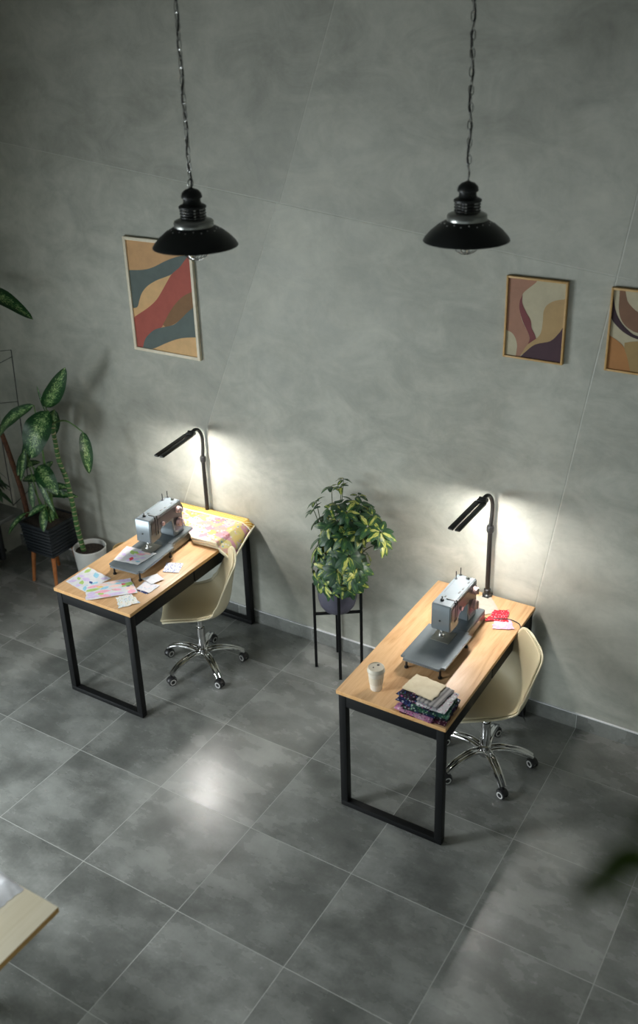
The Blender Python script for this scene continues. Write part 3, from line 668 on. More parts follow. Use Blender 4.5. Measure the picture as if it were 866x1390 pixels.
# ------------------------------------------------------------------ cloth helpers
def quad_cloth(corners, z, name, label, cat, mats, wob=.004, thick=.0012, seed=0, group=None, motifs=(), nx=14, ny=14, parent=None, edge=.006, lift=.0015):
    rnd = random.Random(seed); bm = nb(); c = [V((p[0], p[1], 0)) for p in corners]; ctr = sum(c, V())/4; o0 = V((ctr.x, ctr.y, z))
    def P(u, v, dz=0):
        p = (c[0]*(1-u)+c[1]*u)*(1-v)+(c[3]*(1-u)+c[2]*u)*v
        e = max(abs(2*u-1), abs(2*v-1)); q = noise.noise(V((p.x*25+seed*7, p.y*25, 0)))
        p = p + (p-ctr)*edge*8*noise.noise(V((u*6+seed, v*6, seed*1.3)))*(e**6)
        h = thick+lift+max(0, wob*(.5+.8*noise.noise(V((p.x*14, p.y*14, seed)))))*(.3+.7*e)
        return V((p.x-ctr.x, p.y-ctr.y, h+dz))
    G = [[bm.verts.new(P(i/nx, j/ny)) for i in range(nx+1)] for j in range(ny+1)]
    Bt = [[bm.verts.new(g.co-V((0,0,thick))) for g in row] for row in G]
    for j in range(ny):
        for i in range(nx):
            bm.faces.new((G[j][i], G[j][i+1], G[j+1][i+1], G[j+1][i])); bm.faces.new((Bt[j][i], Bt[j+1][i], Bt[j+1][i+1], Bt[j][i+1]))
    for j in range(ny):
        for i, k in ((0, 1), (nx, -1)): bm.faces.new((G[j][i], G[j+1][i], Bt[j+1][i], Bt[j][i])[::k])
    for i in range(nx):
        for j, k in ((0, -1), (ny, 1)): bm.faces.new((G[j][i], G[j][i+1], Bt[j][i+1], Bt[j][i])[::-k])
    ml = [mats] if isinstance(mats, str) else list(mats)
    for (u, v, lu, ang, mt) in motifs:       # printed leaf shapes lying in the cloth surface
        if mt not in ml: ml.append(mt)
        n = 12; pts = []
        for k in range(2*n):
            t = k/n if k <= n else (2*n-k)/n; s = 1 if k <= n else -1
            a = (t-.5)*lu; b_ = s*lu*.26*math.sin(PI*t)
            pts.append(P(min(max(u+a*math.cos(ang)-b_*math.sin(ang),.01),.99), min(max(v+a*math.sin(ang)+b_*math.cos(ang),.01),.99), .0006))
        cc = bm.verts.new(P(u, v, .0008)); vs = [bm.verts.new(p) for p in pts]
        for k in range(len(vs)):
            f = bm.faces.new((cc, vs[k], vs[(k+1)%len(vs)])); f.material_index = ml.index(mt)
            f.normal_update()
            if f.normal.z < 0: f.normal_flip()
    o = obj(name, bm, ml, parent, angle=60); o.location = o0
    if not parent: tag(o, label, cat, group)
    return o
def motifs(seed, n=14, cols=None, L_=(.24,.38)):
    r = random.Random(seed); cols = cols or ['leaf_green','leaf_pink','leaf_sky','leaf_blush','leaf_lilac','leaf_blush']
    out = []; k = int(n**.5+.999)
    for i in range(k):
        for j in range(k):
            out.append(((i+.5)/k+r.uniform(-.04,.04), (j+.5)/k+r.uniform(-.04,.04), r.uniform(*L_), r.choice([.78,2.35,0,1.57])+r.uniform(-.2,.2), r.choice(cols)))
    return out
pg = 'patchwork pieces on the left desk'
quad_cloth([(-.432,-.54),(-.215,-.575),(-.245,-.765),(-.432,-.735)], TH, 'patchwork_piece', 'large white printed patchwork square at the left corner of the left desk', 'fabric', 'white_cotton', seed=3, group=pg, wob=.003,
   motifs=motifs(3, 9, ['leaf_green','leaf_lilac','leaf_blush','leaf_lilac','leaf_sky'])+[(.22,.62,.22,.6,'leaf_green'),(.5,.75,.3,.9,'leaf_green'),(.72,.55,.2,.3,'leaf_navy')])
quad_cloth([(-.285,-.715),(-.11,-.520),(.040,-.625),(-.172,-.835)], TH+.0035, 'patchwork_piece', 'large white patchwork piece with red and blue leaves, overlapping the square at the desk corner', 'fabric', 'white_cotton', seed=5, group=pg, wob=.003,
   motifs=motifs(6, 12)+[(.30,.25,.2,.6,'leaf_yellow'),(.68,.2,.2,.3,'leaf_sky'),(.82,.35,.2,1.0,'leaf_red'),(.9,.5,.16,.6,'leaf_navy'),(.3,.72,.22,1.2,'leaf_green'),(.62,.6,.22,.4,'leaf_green')])
quad_cloth([(-.045,-.722),(.015,-.645),(.118,-.700),(.050,-.805)], TH, 'fabric_scrap', 'small scrap with multicolour print near the front corner of the left desk', 'fabric', 'multi_print', seed=8, group=pg, edge=.02)
quad_cloth([(.000,-.590),(-.012,-.505),(.100,-.492),(.100,-.590)], TH, 'fabric_scrap', 'pale fabric scrap with a blue edge in front of the left sewing machine', 'fabric', 'pale_print', seed=9, group=pg)
quad_cloth([(.01,-.602),(.02,-.585),(.095,-.582),(.090,-.604)], TH, 'fabric_scrap', 'thin navy edge of fabric poking out from under the pale scrap', 'fabric', 'navy_print', seed=19, group=pg, wob=.001, nx=6, ny=3, lift=0)
quad_cloth([(-.048,-.492),(.002,-.402),(.078,-.430),(.052,-.512)], TH+.004, 'fabric_scrap', 'plain white fabric scrap nearest the extension table of the left machine', 'fabric', 'white_cotton', seed=10, group=pg)
quad_cloth([(-.040,-.265),(.060,-.222),(.105,-.325),(.012,-.362)], TH, 'fabric_scrap', 'blue and white printed scrap beside the left sewing machine', 'fabric', 'blue_print', seed=11, group=pg)
quad_cloth([(-.305,-.318),(-.082,-.302),(-.092,-.462),(-.262,-.492)], TH+.0725, 'patchwork_piece', 'white leaf-printed cloth lying on the extension table of the left machine', 'fabric', 'white_cotton', seed=12, group=pg, wob=.002,
   motifs=motifs(4, 9, ['leaf_lilac','leaf_blush','leaf_lilac','leaf_sky'], (.2,.3))+[(.35,.3,.3,.9,'leaf_green'),(.5,.25,.3,.2,'leaf_green'),(.55,.72,.3,1.3,'leaf_red'),(.7,.68,.3,2.0,'leaf_lilac'),(.65,.3,.3,2.6,'leaf_pink')])
# right desk cloths
rg = 'cut fabric pieces behind the right sewing machine'
quad_cloth([(1.745,.272),(1.845,.345),(1.955,.215),(1.875,.10)], TH, 'fabric_piece', 'off-white fabric piece by the lamp clamp of the right desk', 'fabric', 'offwhite', seed=21, group=rg, edge=.015)
quad_cloth([(1.93,.205),(2.000,.245),(2.035,.135),(1.925,.085)], TH+.004, 'fabric_piece', 'red printed fabric piece between the off-white and pink ones', 'fabric', 'red_dots', seed=22, group=rg, edge=.03)
quad_cloth([(1.965,.125),(2.045,.165),(2.095,.085),(1.990,.035)], TH+.002, 'fabric_piece', 'pink printed fabric piece near the back right corner of the right desk', 'fabric', 'pink_print', seed=23, group=rg, edge=.03)
# folded fabric pile
def folded(corners, z, h, name, label, m, seed, group, layers=2):
    bm = nb(); c = [V((p[0],p[1],0)) for p in corners]; ctr = sum(c, V())/4; nx = ny = 14
    for L_ in range(layers):
        z0 = h*L_/layers+.0002; z1 = h*(L_+1)/layers-.0004; hh = (z1-z0)/2; zm = (z0+z1)/2
        def P(u, v, s):
            e = max(abs(2*u-1), abs(2*v-1)); sh = 1+(.10*noise.noise(V((u*4+seed, v*4, L_*3.1+seed)))+.06*noise.noise(V((u*15+seed, v*15, L_*2.1))))*e**3
            p = (c[0]*(1-u)+c[1]*u)*(1-v)+(c[3]*(1-u)+c[2]*u)*v; p = ctr+(p-ctr)*sh
            b_ = (1-e**8)**.5 if e < 1 else 0
            return V((p.x-ctr.x, p.y-ctr.y, zm+s*hh*b_+(.0012*noise.noise(V((p.x*30,p.y*30,seed+L_))) if L_ == layers-1 and s > 0 else 0)))
        g = {}
        for s in (-1, 1):
            for j in range(ny+1):
                for i in range(nx+1):
                    if s == 1 and (i in (0,nx) or j in (0,ny)): g[(s,i,j)] = g[(-1,i,j)]; continue
                    g[(s,i,j)] = bm.verts.new(P(i/nx, j/ny, s))
            for j in range(ny):
                for i in range(nx):
                    q = (g[(s,i,j)], g[(s,i+1,j)], g[(s,i+1,j+1)], g[(s,i,j+1)])
                    bm.faces.new(q if s > 0 else q[::-1])
    o = obj(name, bm, m, angle=70); o.location = (ctr.x, ctr.y, z); return tag(o, label, 'fabric', group)
fg = 'folded fabrics piled at the front of the right desk'
S = [(-.13,-.11),(.13,-.11),(.13,.11),(-.13,.11)]
def rc(cx, cy, sx, sy, a): 
    ca, sa = math.cos(a), math.sin(a); return [(cx+x*sx*ca-y*sy*sa, cy+x*sx*sa+y*sy*ca) for x, y in ((-.5,-.5),(.5,-.5),(.5,.5),(-.5,.5))]
z = TH+.0005
for (cx, cy, sx, sy, a, h, m_, lb) in [
  (1.985,-.742,.235,.175,.05,.008,'maroon_print','folded maroon printed fabric at the very bottom of the pile on the right desk'),
  (1.945,-.755,.20,.165,-.10,.008,'pink_floral','folded pink floral fabric second from the bottom of the pile'),
  (1.985,-.725,.24,.18,.06,.008,'dark_floral','folded dark floral fabric in the lower part of the pile, above the pink one'),
  (1.950,-.722,.225,.17,-.16,.007,'navy_print','folded navy printed fabric in the middle of the pile on the right desk'),
  (2.005,-.735,.19,.17,.12,.007,'green_print','folded green printed fabric in the middle of the pile, above the navy one'),
  (1.935,-.705,.205,.165,-.2,.007,'dark_floral','folded dark floral fabric showing a pink-speckled left edge, upper part of the pile'),
  (2.015,-.715,.15,.17,.0,.007,'grey_floral','folded grey floral fabric at the right side of the pile'),
  (1.998,-.700,.115,.165,-.10,.008,'grey_stripe','folded grey striped fabric near the top of the pile'),
  (1.928,-.680,.170,.135,-.10,.009,'cream_cotton','folded plain cream cloth lying on top of the pile')]:
    folded(rc(cx, cy, sx, sy, a), z, h, 'folded_fabric', lb, m_, int(h*7000+cx*100+cy*37), fg); z += h+.0008
# quilt: thick folded patchwork over the back of the left desk
def quilt():
    t = thing('patchwork_quilt', 'folded pastel patchwork quilt with yellow striped backing on the left desk', 'quilt', (0,.2,TH))
    A, B, Cc, D = V((-.47,.335,0)), V((.185,.365,0)), V((.252,.015,0)), V((-.045,-.005,0)); nx, ny = 44, 26
    def surf(u, v, lay):      # u left->right, v front->back
        p = (D*(1-u)+Cc*u)*(1-v)+(A*(1-u)+B*u)*v; sh = 1-.02*lay; ctr = V((0,.2,0)); p = ctr+(p-ctr)*sh
        z = .060-.014*lay
        z -= .012*(1-v)**2                                   # slopes a little to the front
        e = max(0, p.x-.130); z -= 1.5*e*e*3 + .25*e           # hangs past the desk edge
        z += .006*noise.noise(V((p.x*9, p.y*9, lay*2)))+.003*noise.noise(V((p.x*30, p.y*30, 5+lay)))
        el = min(u, 1-u, v, 1-v); z -= .008*max(0, 1-el/.04)**2
        return V((p.x, p.y-.2, max(z, .006+.018*(3-lay)) if p.x < .15 else z))
    def sheet(lay, th, name, mm, u0=0, u1=1, v0=0, v1=1, dz=0, nx=nx, ny=ny):
        bm = nb(); G = [[bm.verts.new(surf(u0+(u1-u0)*i/nx, v0+(v1-v0)*j/ny, lay)+V((0,0,dz))) for i in range(nx+1)] for j in range(ny+1)]
        for j in range(ny):
            for i in range(nx): bm.faces.new((G[j][i], G[j][i+1], G[j+1][i+1], G[j+1][i]))
        o = obj(name, bm, mm, t, angle=70); md = o.modifiers.new('s', 'SOLIDIFY'); md.thickness = th; md.offset = -1; return o
    sheet(0, .012, 'patchwork_top', 'quilt', v1=.82); sheet(0, .012, 'striped_backing', 'quilt_back', v0=.825, dz=.004, ny=6)
    for k in (1, 2, 3): sheet(k, .014, 'folded_layer', 'binding' if k % 2 else 'quilt')
    bm = nb()
    tube(bm, [surf(1, j/30, 0)+V((.001,0,-.004)) for j in range(31)], .0065, 8); tube(bm, [surf(i/30, 0, 0)+V((0,0,-.004)) for i in range(31)], .006, 8); tube(bm, [surf(i/30, .822, 0)+V((0,0,.002)) for i in range(31)], .0045, 8)
    obj('binding', bm, 'binding', t)
    bm = nb(); ctrs = [(.94,.5), (.95,.75)]
    return t
quilt()
# ------------------------------------------------------------------ cup, cable
t = thing('coffee_cup', 'cream takeaway coffee cup with beige lid at the front left of the right desk', 'cup', (1.684,-.722,TH))
bm = nb(); lathe(bm, [(0,0),(.029,0),(.030,.002),(.041,.108),(.0425,.110),(.0415,.112),(.039,.108),(.028,.004),(0,.004)], 40); obj('cup_body', bm, 'cup', t)
bm = nb(); lathe(bm, [(.0345,.038),(.0352,.038),(.0392,.082),(.0385,.082),(.0345,.038)], 40); obj('sleeve', bm, 'cupsleeve', t)
bm = nb(); lathe(bm, [(.0425,.106),(.0445,.107),(.0445,.114),(.042,.117),(.041,.128),(.0395,.130),(.037,.126),(0,.125)], 40); o = obj('lid', bm, 'lid', t)
bm = nb(); box(bm, (-.006,.018,.1255), (.006,.028,.1268), .001); lathe(bm, [(0,.1252),(.004,.1252),(.004,.1266),(0,.1266)], 10, c=(-.012,-.006,0)); obj('sip_hole', bm, 'bkplastic', o)
bm = nb(); P = bez([(1.905,.093,.772),(1.93,.115,.756),(1.985,.135,.760),(2.04,.160,.758),(2.095,.150,.756),(2.116,.125,.751),(2.124,.11,.73),(2.126,.105,.62),(2.135,.13,.40),(2.14,.20,.12),(2.13,.28,.012)], 8)
tube(bm, P, .003, 8); tag(obj('power_cable', bm, 'bkplastic'), 'thin black cable running from the right sewing machine over the fabric pieces', 'cable')
# ------------------------------------------------------------------ leaves
def leaf(bm, uvl, base, tip, width, nrm, arch=.06, fold=.25, nu=6, nv=12, uoff=0, wave=.0, sharp=.85, mi=0):
    base, tip = V(base), V(tip); ax = tip-base; Ln = ax.length; a = ax.normalized(); n = V(nrm); n = (n-a*n.dot(a)).normalized(); s = a.cross(n); G = []
    for j in range(nv+1):
        t = j/nv; w = width/2*(math.sin(PI*min(1,t**sharp))**.62 if 0 < t < 1 else 0)+.0004; c = base+ax*t+n*arch*Ln*math.sin(PI*t)-V((0,0,1))*arch*Ln*.6*t*t; row = []
        for i in range(nu+1):
            u = -1+2*i/nu; p = c+s*u*w+n*fold*abs(u)*w+n*wave*w*math.sin(t*17+u*2)*abs(u); v = bm.verts.new(p); row.append((v, (u*.5+.5)*.98+.01+uoff, t))
        G.append(row)
    for j in range(nv):
        for i in range(nu):
            q = (G[j][i], G[j][i+1], G[j+1][i+1], G[j+1][i]); f = bm.faces.new([x[0] for x in q]); f.material_index = mi; f.smooth = True
            for lp, x in zip(f.loops, q): lp[uvl].uv = (x[1], x[2])
def uvbm(): bm = nb(); return bm, bm.loops.layers.uv.new('UVMap')
# umbrella plant on its stand
PC = V((.893,.228,0))
t = thing('plant_stand', 'tall black metal plant stand between the two desks', 'plant stand', PC)
for k in range(4):
    a = math.radians(-56+90*k); x, y = .146*math.cos(a), .146*math.sin(a); bm = nb(); box(bm, (-.009,-.009,0), (.009,.009,.62), .001, mtx=rotM((x,y,0), rz=a)); obj('leg', bm, 'black', t)
for k in range(2):
    bm = nb(); box(bm, (-.14,-.007,.408+.0*k), (.14,.007,.424), .001, mtx=rotM((0,0,-.0165*k), rz=math.radians(-56+90*k))); obj('cross_bar', bm, 'black', t)
t = thing('umbrella_plant', 'variegated green and yellow umbrella plant in a mauve-grey pot on the black stand', 'potted plant', (PC.x, PC.y, .425))
bm = nb(); lathe(bm, [(0,0),(.055,0),(.085,.012),(.108,.045),(.120,.09),(.123,.14),(.123,.225),(.120,.228),(.116,.225),(.116,.205),(0,.205)], 48); obj('pot', bm, 'purplepot', t)
bm = nb(); lathe(bm, [(.1155,.198),(.06,.206),(0,.209)], 32); obj('soil', bm, 'soil', t)
rnd = random.Random(11); bm, uvl = uvbm(); sb = nb(); O = V((PC.x, PC.y, .425)); base0 = V((0,0,.205)); li = 0
cl = [(449,660,.20,.055),(466,650,.22,.05),(462,660,.18,.045),(424,692,.12,.06),(430,705,.10,.06),(428,680,.15,.05),(458,684,.15,.07),(480,680,.2,.07),(490,685,.16,.07),(487,672,.25,.05),
 (505,700,.10,.08),(517,722,.04,.085),(520,735,.10,.075),(497,702,.2,.08),(478,703,.08,.08),(458,706,.05,.08),(445,715,.02,.08),(436,728,.10,.08),(431,742,.04,.085),(428,760,.06,.08),(442,752,.02,.085),(452,730,-.02,.085),
 (470,728,-.02,.09),(488,722,.02,.085),(474,755,-.05,.10),(462,762,-.02,.085),(486,770,-.02,.085),(444,772,-.03,.08),(436,780,.02,.075),(452,785,-.03,.07),(478,785,-.04,.07),(490,756,.10,.075),(498,752,.22,.06),
 (440,700,.25,.075),(465,715,.3,.08),(480,740,.28,.08),(450,745,.30,.08),(500,715,.02,.08),(470,695,.02,.07),(448,690,.0,.06),(484,790,.05,.07),(440,795,-.03,.07),(450,800,-.03,.065),(466,797,-.04,.07),(476,800,-.02,.06),(432,790,.03,.065),(458,775,-.05,.08),(460,742,.05,.09),(443,738,.18,.08)]
ctr = at(466,735,.12)-O
for (px, py_, y, Ll) in cl:
    c = at(px, py_, y+.04)-O; c.y = min(c.y, WY-O.y-.075)
    out = (c-ctr); out.z *= .6; out = (out.normalized()*.75+V((.10,-.28,.55))+V((rnd.uniform(-.3,.3),rnd.uniform(-.3,.3),rnd.uniform(-.1,.2)))).normalized()
    s0 = base0+V((rnd.uniform(-.03,.03), rnd.uniform(-.03,.03), 0)); mid = s0.lerp(c, .55)+V((0,0,.05))
    tube(sb, bez([s0, mid, c-out*.02, c], 5), [.0035-.002*i/15 for i in range(16)], 6)
    e1 = out.orthogonal().normalized(); e2 = out.cross(e1); nl = 8 if Ll > .06 else 6; ph = rnd.uniform(0, 6)
    for k in range(nl):
        a = ph+2*PI*k/nl+rnd.uniform(-.15,.15); d = (e1*math.cos(a)+e2*math.sin(a)+out*rnd.uniform(-.25,.25)-V((0,0,rnd.uniform(.1,.5)))).normalized()
        L_ = Ll*rnd.uniform(.85,1.2)
        b0 = c+d*.008; tp = c+d*(L_+.012)
        mw = WY-O.y-.012
        if tp.y > mw: tp.y = mw
        leaf(bm, uvl, b0, tp, L_*.50, out+V((0,0,.15)), arch=.10, fold=-.12, nu=4, nv=7, uoff=li, sharp=.75); li += 1
obj('foliage', bm, 'scheff', t, angle=80); obj('stems', sb, 'stem', t)
# square slatted planter with dieffenbachia
def planter_leaf(parent, px0, py0, y0, px1, py1, y1, w, nrm, arch=.06, fold=.2, m_='dieff', wave=.05, name='leaf', off=V((0,0,0))):
    bm, uvl = uvbm(); leaf(bm, uvl, at(px0,py0,y0)-off, at(px1,py1,y1)-off, w, nrm, arch, fold, 8, 18, uoff=0, wave=wave)
    return obj(name, bm, m_, parent, angle=80)
O = V((-1.525,.148,0)); NV = V((.5,-.75,.45))
t = thing('dieffenbachia_planter', 'bushy mottled-leaf plant in a dark slatted square planter on wooden legs', 'potted plant', O)
bm = nb()
for k in range(9):
    z0 = .255+k*.027; g_ = .122+.002*k
    box(bm, (-g_-.010,-g_-.010,z0), (g_+.010,g_+.010,z0+.022), .006)
box(bm, (-.118,-.118,.25), (.118,.118,.44)); 
obj('planter_box', bm, 'darkpot', t)
bm = nb()
for a, b_ in (((-.152,-.152,.485),(.152,-.134,.503)), ((-.152,.134,.485),(.152,.152,.503)), ((-.152,-.134,.485),(-.134,.134,.503)), ((.134,-.134,.485),(.152,.134,.503))): box(bm, a, b_, .004)
obj('planter_rim', bm, 'darkpot', t)
bm = nb(); box(bm, (-.132,-.132,.44), (.132,.132,.4965), .004); 
bm2 = bm; obj('soil', bm2, 'soil', t)
for sx in (-1,1):
    for sy in (-1,1):
        bm = nb(); tube(bm, [(sx*.100,sy*.100,.256),(sx*.118,sy*.128,0)], [.017,.012], 12); obj('leg', bm, 'woodleg', t)
bm = nb(); P = [at(38,702,.12), at(30,668,.10), at(18,632,.08), at(6,598,.06), at(-10,560,.03)]; P[0].z = .48
tube(bm, [p-O for p in bez(P, 5)], [.020-.004*i/20 for i in range(21)], 12); obj('cane', bm, 'bark', t)
pet = nb()
LV = [ # base px,y   tip px,y  width normal arch
 (46,550,.02, -3,590,-.02, .105, (.35,-.6,.7), .10), (34,612,.10, 24,645,.02, .06, (.6,-.7,.2), .05), (33,610,.05, 28,652,.0, .045, (.7,-.5,.3), .04),
 (52,632,.08, 78,668,.04, .125, (.3,-.6,.7), .14), (46,634,.05, 74,694,.0, .045, (.3,-.8,.3), .06), (42,655,.08, 45,690,.04, .050, (.5,-.8,.1), .04),
 (62,686,.06, 38,700,-.02, .055, (.3,-.5,.8), .08), (36,696,.06, 11,724,-.05, .050, (.2,-.5,.8), .10), (60,690,.06, 59,721,-.03, .060, (.5,-.6,.5), .08),
 (58,652,.16, 30,650,.14, .07, (.2,-.5,.8), .1), (64,665,.20, 95,660,.22, .07, (.2,-.5,.8), .1), (66,672,.2, 106,672,.24, .06, (.2,-.6,.7), .1), (70,690,.12, 72,705,.05, .05, (.3,-.5,.7), .1), (52,560,.16, 30,640,.10, .08, (.5,-.6,.4), .05),
 (28,640,.2, 55,625,.22, .07, (.2,-.5,.8), .1), (60,640,.25, 72,625,.28, .06, (.3,-.6,.6), .1), (72,655,.22, 88,675,.2, .06, (.3,-.6,.6), .1)]
for i, (a, b_, y0, c_, d_, y1, w_, n_, ar) in enumerate(LV):
    planter_leaf(t, a, b_, y0, c_, d_, y1, w_, n_, ar, off=O)
    rt_ = V((-1.5+.04*math.sin(i*2.1), .15+.04*math.cos(i*1.7), .49)); p = at(a, b_, y0)
    tube(pet, [q-O for q in bez([rt_, rt_.lerp(p, .5)+V((0,0,.04)), p], 6)], [.006-.003*k/12 for k in range(13)], 7)
# high leaf entering at the left edge
planter_leaf(t, -34,392,.15, 44,427,.12, .115, (.2,-.5,.85), .10, off=O)
tube(pet, [q-O for q in bez([at(-10,560,.03), at(-45,480,.08), at(-60,410,.12), at(-34,392,.15)], 6)], .006, 7)
obj('petioles', pet, 'petiole', t)
# white pot with ringed cane
O = V((-1.232,.232,0))
t = thing('dieffenbachia_pot', 'tall ringed-stem mottled-leaf plant in a round white pot behind the left desk', 'potted plant', O)
bm = nb(); lathe(bm, [(0,0),(.088,0),(.094,.006),(.120,.285),(.122,.297),(.117,.300),(.113,.296),(.110,.25),(0,.24)], 48); obj('pot', bm, 'whitepot', t)
bm = nb(); lathe(bm, [(.107,.266),(.05,.274),(0,.277)], 30); obj('soil', bm, 'soil', t)
def cane_mat():
    m = mat('ringed_green_cane', rough=.5); n = NT(m); x, y, z = n.sep(n.coord())
    nz = n.noise(n.coord(), 22, 3); r = n.math('FRACT', n.math('ADD', n.math('MULTIPLY', z, 26), n.math('MULTIPLY', nz, .9)))
    n.base(n.ramp(r, [(0, (.42,.36,.20)), (.16, (.45,.40,.24)), (.22, (.03,.10,.025)), (.8, (.06,.17,.04)), (.95, (.02,.05,.015))])); n.bump(r, .5, .006); return m
M['cane'] = cane_mat()
P = [V((-1.262,.20,.26)), at(105,716,.19), at(98,682,.18), at(90,650,.17), at(80,625,.16), at(75,600,.15), at(70,572,.14)]
bm = nb(); tube(bm, [q-O for q in bez(P, 8)], [.019-.004*i/48 for i in range(49)], 14); obj('cane', bm, 'cane', t)
LV = [(62,553,.12, 88,494,.08, .125, (.75,-.55,.3), .08), (66,558,.08, 42,617,-.06, .20, (.35,-.75,.5), .14), (112,586,.12, 121,641,.08, .085, (.75,-.55,.1), .07),
      (68,560,.2, 44,590,.24, .10, (.1,-.5,.9), .1), (74,556,.2, 72,590,.22, .10, (.5,-.7,.4), .05), (60,556,.10, 50,523,.10, .016, (.5,-.8,.1), .02)]
pet = nb()
for i, (a, b_, y0, c_, d_, y1, w_, n_, ar) in enumerate(LV): planter_leaf(t, a, b_, y0, c_, d_, y1, w_, n_, ar, off=O)
cr = at(70,575,.14)
for a, b_, y0, k in ((62,553,.12,.01), (66,558,.08,.02), (112,586,.12,.05), (68,560,.2,.02), (74,556,.2,.02), (60,556,.10,.0)):
    p = at(a, b_, y0); tube(pet, [q-O for q in bez([cr, cr.lerp(p, .5)+V((0,0,k)), p], 6)], [.007-.003*j/12 for j in range(13)], 7)
obj('petioles', pet, 'petiole', t)
# small dark pot with tan rim behind desk
t = thing('flowerpot', 'dark pot with a tan rim peeking out behind the left desk', 'pot', (-.895,.245,0))
bm = nb(); lathe(bm, [(0,0),(.062,0),(.066,.004),(.078,.36),(.074,.362),(.070,.34),(0,.335)], 36); obj('pot', bm, 'darkpot', t)
bm = nb(); lathe(bm, [(.0782,.345),(.083,.350),(.083,.374),(.079,.378),(.072,.374),(.071,.345)], 36); obj('rim', bm, 'tanrim', t)
bm = nb(); lathe(bm, [(.069,.338),(.03,.343),(0,.345)], 24); obj('soil', bm, 'soil', t)
# plants on sill
O = V((-1.965,-.02,.466))
t = thing('striped_leaf_plant', 'dark striped-leaf plant in a black pot on the windowsill at the left edge', 'potted plant', O)
bm = nb(); lathe(bm, [(0,0),(.06,0),(.085,.10),(.088,.12),(.082,.12),(.078,.10),(0,.095)], 30); obj('pot', bm, 'bkplastic', t)
bm, uvl = uvbm(); rnd = random.Random(5)
for k in range(34):
    a = rnd.uniform(0, 2*PI); d = V((math.cos(a), math.sin(a)*.8-.1, 0)); L_ = rnd.uniform(.12,.2); h = rnd.uniform(.12,.34)
    p0 = V((0,0,.10)); p1 = p0+d*.05+V((0,0,h)); tube(bm, bez([p0, p0.lerp(p1,.5)+V((0,0,.03)), p1], 4), .002, 5)
    tp = p1+d*L_+V((0,0,-rnd.uniform(.02,.10)))
    tp.x = max(tp.x, -.17); tp.x = min(tp.x, .24)
    leaf(bm, uvl, p1, tp, .045, V((0,0,1))+d*.5, .14, .2, 4, 8)
o = obj('foliage', bm, 'dark_leaf', t, angle=80)
O = V((-1.955,-.42,.466))
t = thing('flowering_plant', 'small pot with a dark pink bloom on the windowsill at the left edge', 'potted plant', O)
bm = nb(); lathe(bm, [(0,0),(.05,0),(.065,.09),(.068,.10),(.06,.10),(.058,.085),(0,.08)], 30); obj('pot', bm, 'bkplastic', t)
M['petal'] = noisy('dark_pink_petal', (.25,.01,.05), (.45,.03,.10), 40, .5)
bm, uvl = uvbm(); rnd = random.Random(9)
for k in range(12):
    a = k*2*PI/12; d = V((math.cos(a), math.sin(a), .4)); leaf(bm, uvl, V((0,0,.09)), V((0,0,.11))+d*.10, .04, V((0,0,1)), .2, .2, 4, 7)
obj('foliage', bm, 'dark_leaf', t, angle=80)
bm, uvl = uvbm(); hc = V((.07,.10,.13))
for k in range(14):
    a = k*2.4; r_ = .2+.8*k/14; d = V((math.cos(a)*r_, math.sin(a)*r_, 1.1-r_)); leaf(bm, uvl, hc, hc+d.normalized()*.04, .03, V((0,0,1))-d*.3, .15, .3, 4, 6)
tube(bm, bez([V((0,0,.08)), V((.03,.05,.12)), hc], 5), .002, 6)
obj('bloom', bm, 'petal', t, angle=80)
# trellis in the corner
t = thing('plant_trellis', 'thin dark wire plant support in the left corner', 'trellis', (-1.99,.23,.466))
O = V((-1.99,.23,.466)); bm = nb()
T0 = at(15,475,.30)-O; a0 = at(26,640,.27)-O; b0 = V((-.12,.03,0)); 
tube(bm, [T0, at(40,665,.22)-O], .0035, 6)
obj('post', bm, 'bkplastic', t)
bm = nb(); tube(bm, [at(-14,500,.27)-O, V((.02,-.02,0))], .0035, 6); tube(bm, [at(40,665,.22)-O, V((.02,-.02,0))], .0035, 6); obj('post', bm, 'bkplastic', t)
bm = nb(); tube(bm, [T0, at(-14,478,.27)-O, at(-14,500,.27)-O], .0025, 6); tube(bm, [T0-V((0,0,.05)), at(-14,500,.27)-O], .0025, 6); tube(bm, [at(24,545,.28)-O, at(-6,548,.25)-O], .0025, 6); obj('wire', bm, 'bkplastic', t)
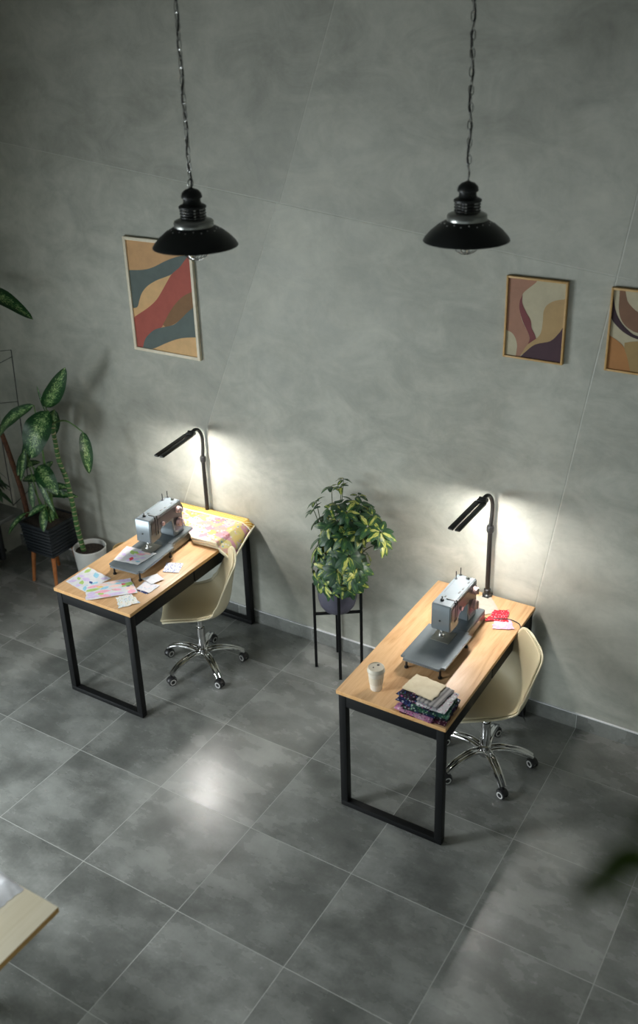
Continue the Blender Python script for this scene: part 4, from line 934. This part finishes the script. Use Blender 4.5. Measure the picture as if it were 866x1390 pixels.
# ------------------------------------------------------------------ pale table bottom left
t = thing('work_table', 'pale wooden worktable whose corner shows at the bottom left', 'table', (.36,-3.1,0))
bm = nb(); box(bm, (-.90,-.60,.722), (.905,.607,.75), .003); bm.normal_update()
for f in bm.faces:
    if abs(f.normal.z) < .6: f.material_index = 1
obj('tabletop', bm, ['birch','birchedge'], t)
for sx in (-.75,.42):
    for sy in (-.52,.50): bm = nb(); box(bm, (sx-.025,sy-.025,0), (sx+.025,sy+.025,.722), .003); obj('leg', bm, 'white_frame', t)
bm = nb(); box(bm, (-.74,-.50,.65), (.41,.48,.70), .002); obj('apron', bm, 'white_frame', t)
def crumple():
    O = V((.835,-2.605,.7505)); bm = nb(); nx, ny = 34, 34
    def P(i, j):
        u, v = i/nx, j/ny; e = max(abs(2*u-1), abs(2*v-1)); x = (u-.5)*.48; y = (v-.5)*.26
        w_ = 1+.06*noise.noise(V((u*9, v*9, 2)))*e; h = .008+.030*(1-e**6)*(.7+.6*noise.noise(V((x*9, y*14, 1))))+.012*abs(noise.noise(V((x*30, y*40, 3))))*(1-e**8)
        return V((x*w_, y*w_, max(.001, h*(1-e**10)+.001)))
    G = [[bm.verts.new(P(i, j)) for i in range(nx+1)] for j in range(ny+1)]
    for j in range(ny):
        for i in range(nx): bm.faces.new((G[j][i], G[j][i+1], G[j+1][i+1], G[j+1][i]))
    bm.faces.new([G[0][i] for i in range(nx, -1, -1)]+[G[j][0] for j in range(1, ny+1)]+[G[ny][i] for i in range(1, nx+1)]+[G[j][nx] for j in range(ny-1, 0, -1)])
    o = obj('crumpled_cloth', bm, 'white_cotton', angle=80); o.location = O; o.rotation_euler = (0,0,-.1); tag(o, 'crumpled white cloth lying on the pale worktable', 'fabric')
crumple()
# ------------------------------------------------------------------ foreground plant on the gallery, out of focus
O = V((4.05,-3.98,2.3))
t = thing('gallery_plant', 'out-of-focus dark green leaves close to the lens at the bottom right', 'potted plant', O)
bm = nb(); lathe(bm, [(0,0),(.11,0),(.14,.26),(.145,.28),(.135,.28),(.13,.25),(0,.24)], 32); obj('pot', bm, 'darkpot', t)
bm, uvl = uvbm()
def nearp(px, py, d): r_ = ray(px, py); return CAM+r_*d-O
for (a, b_, d0, c_, d_, d1, w_) in [(835,1190,.66, 772,1216,.64, .016), (885,1155,.68, 808,1180,.66, .022), (900,1095,.68, 855,1128,.68, .018), (895,1185,.64, 842,1160,.64, .016)]:
    p0 = nearp(a, b_, d0); p1 = nearp(c_, d_, d1); leaf(bm, uvl, p0, p1, w_, V((.2,-.6,.75)), .05, .1, 5, 10)
    s0 = V((0,0,.24)); tube(bm, bez([s0, s0.lerp(p0,.5)+V((.10,0,.10)), p0], 6), .003, 6)
obj('foliage', bm, 'olive_leaf', t, angle=80)
# ------------------------------------------------------------------ lights
def area(name, loc, rot, sx, sy, power, col):
    l = bpy.data.lights.new(name, 'AREA'); l.shape = 'RECTANGLE'; l.size = sx; l.size_y = sy; l.energy = power; l.color = col
    o = bpy.data.objects.new(name, l); C.objects.link(o); o.location = loc; o.rotation_euler = rot; return o
area('daylight_side_window', (LX-.22,(W0+W1)/2,(Z0+Z1)/2), (0,-PI/2,0), Z1-Z0-.1, W1-W0-.1, 215, (.88,.96,1.0))
sl_ = bpy.data.lights.new('added_table_fill', 'SPOT'); sl_.energy = 260; sl_.spot_size = math.radians(100); sl_.spot_blend = .9; sl_.shadow_soft_size = .35; sl_.color = (.94,.98,1.0)  # added fill light without a fixture, brightens the worktable and left floor
so = bpy.data.objects.new('added_table_fill', sl_); C.objects.link(so); so.location = (-.7,-3.3,2.9)
so.rotation_euler = (V((.5,-2.3,.3))-V(so.location)).to_track_quat('-Z', 'Y').to_euler()
wd = bpy.data.worlds.new('world'); sc.world = wd; wd.use_nodes = True
wd.node_tree.nodes['Background'].inputs[0].default_value = (.80,.90,.93,1); wd.node_tree.nodes['Background'].inputs[1].default_value = 1.7
sc.view_settings.view_transform = 'Standard'; sc.view_settings.look = 'None'; sc.view_settings.gamma = 1; sc.view_settings.exposure = 0
sc.view_settings.use_curve_mapping = False
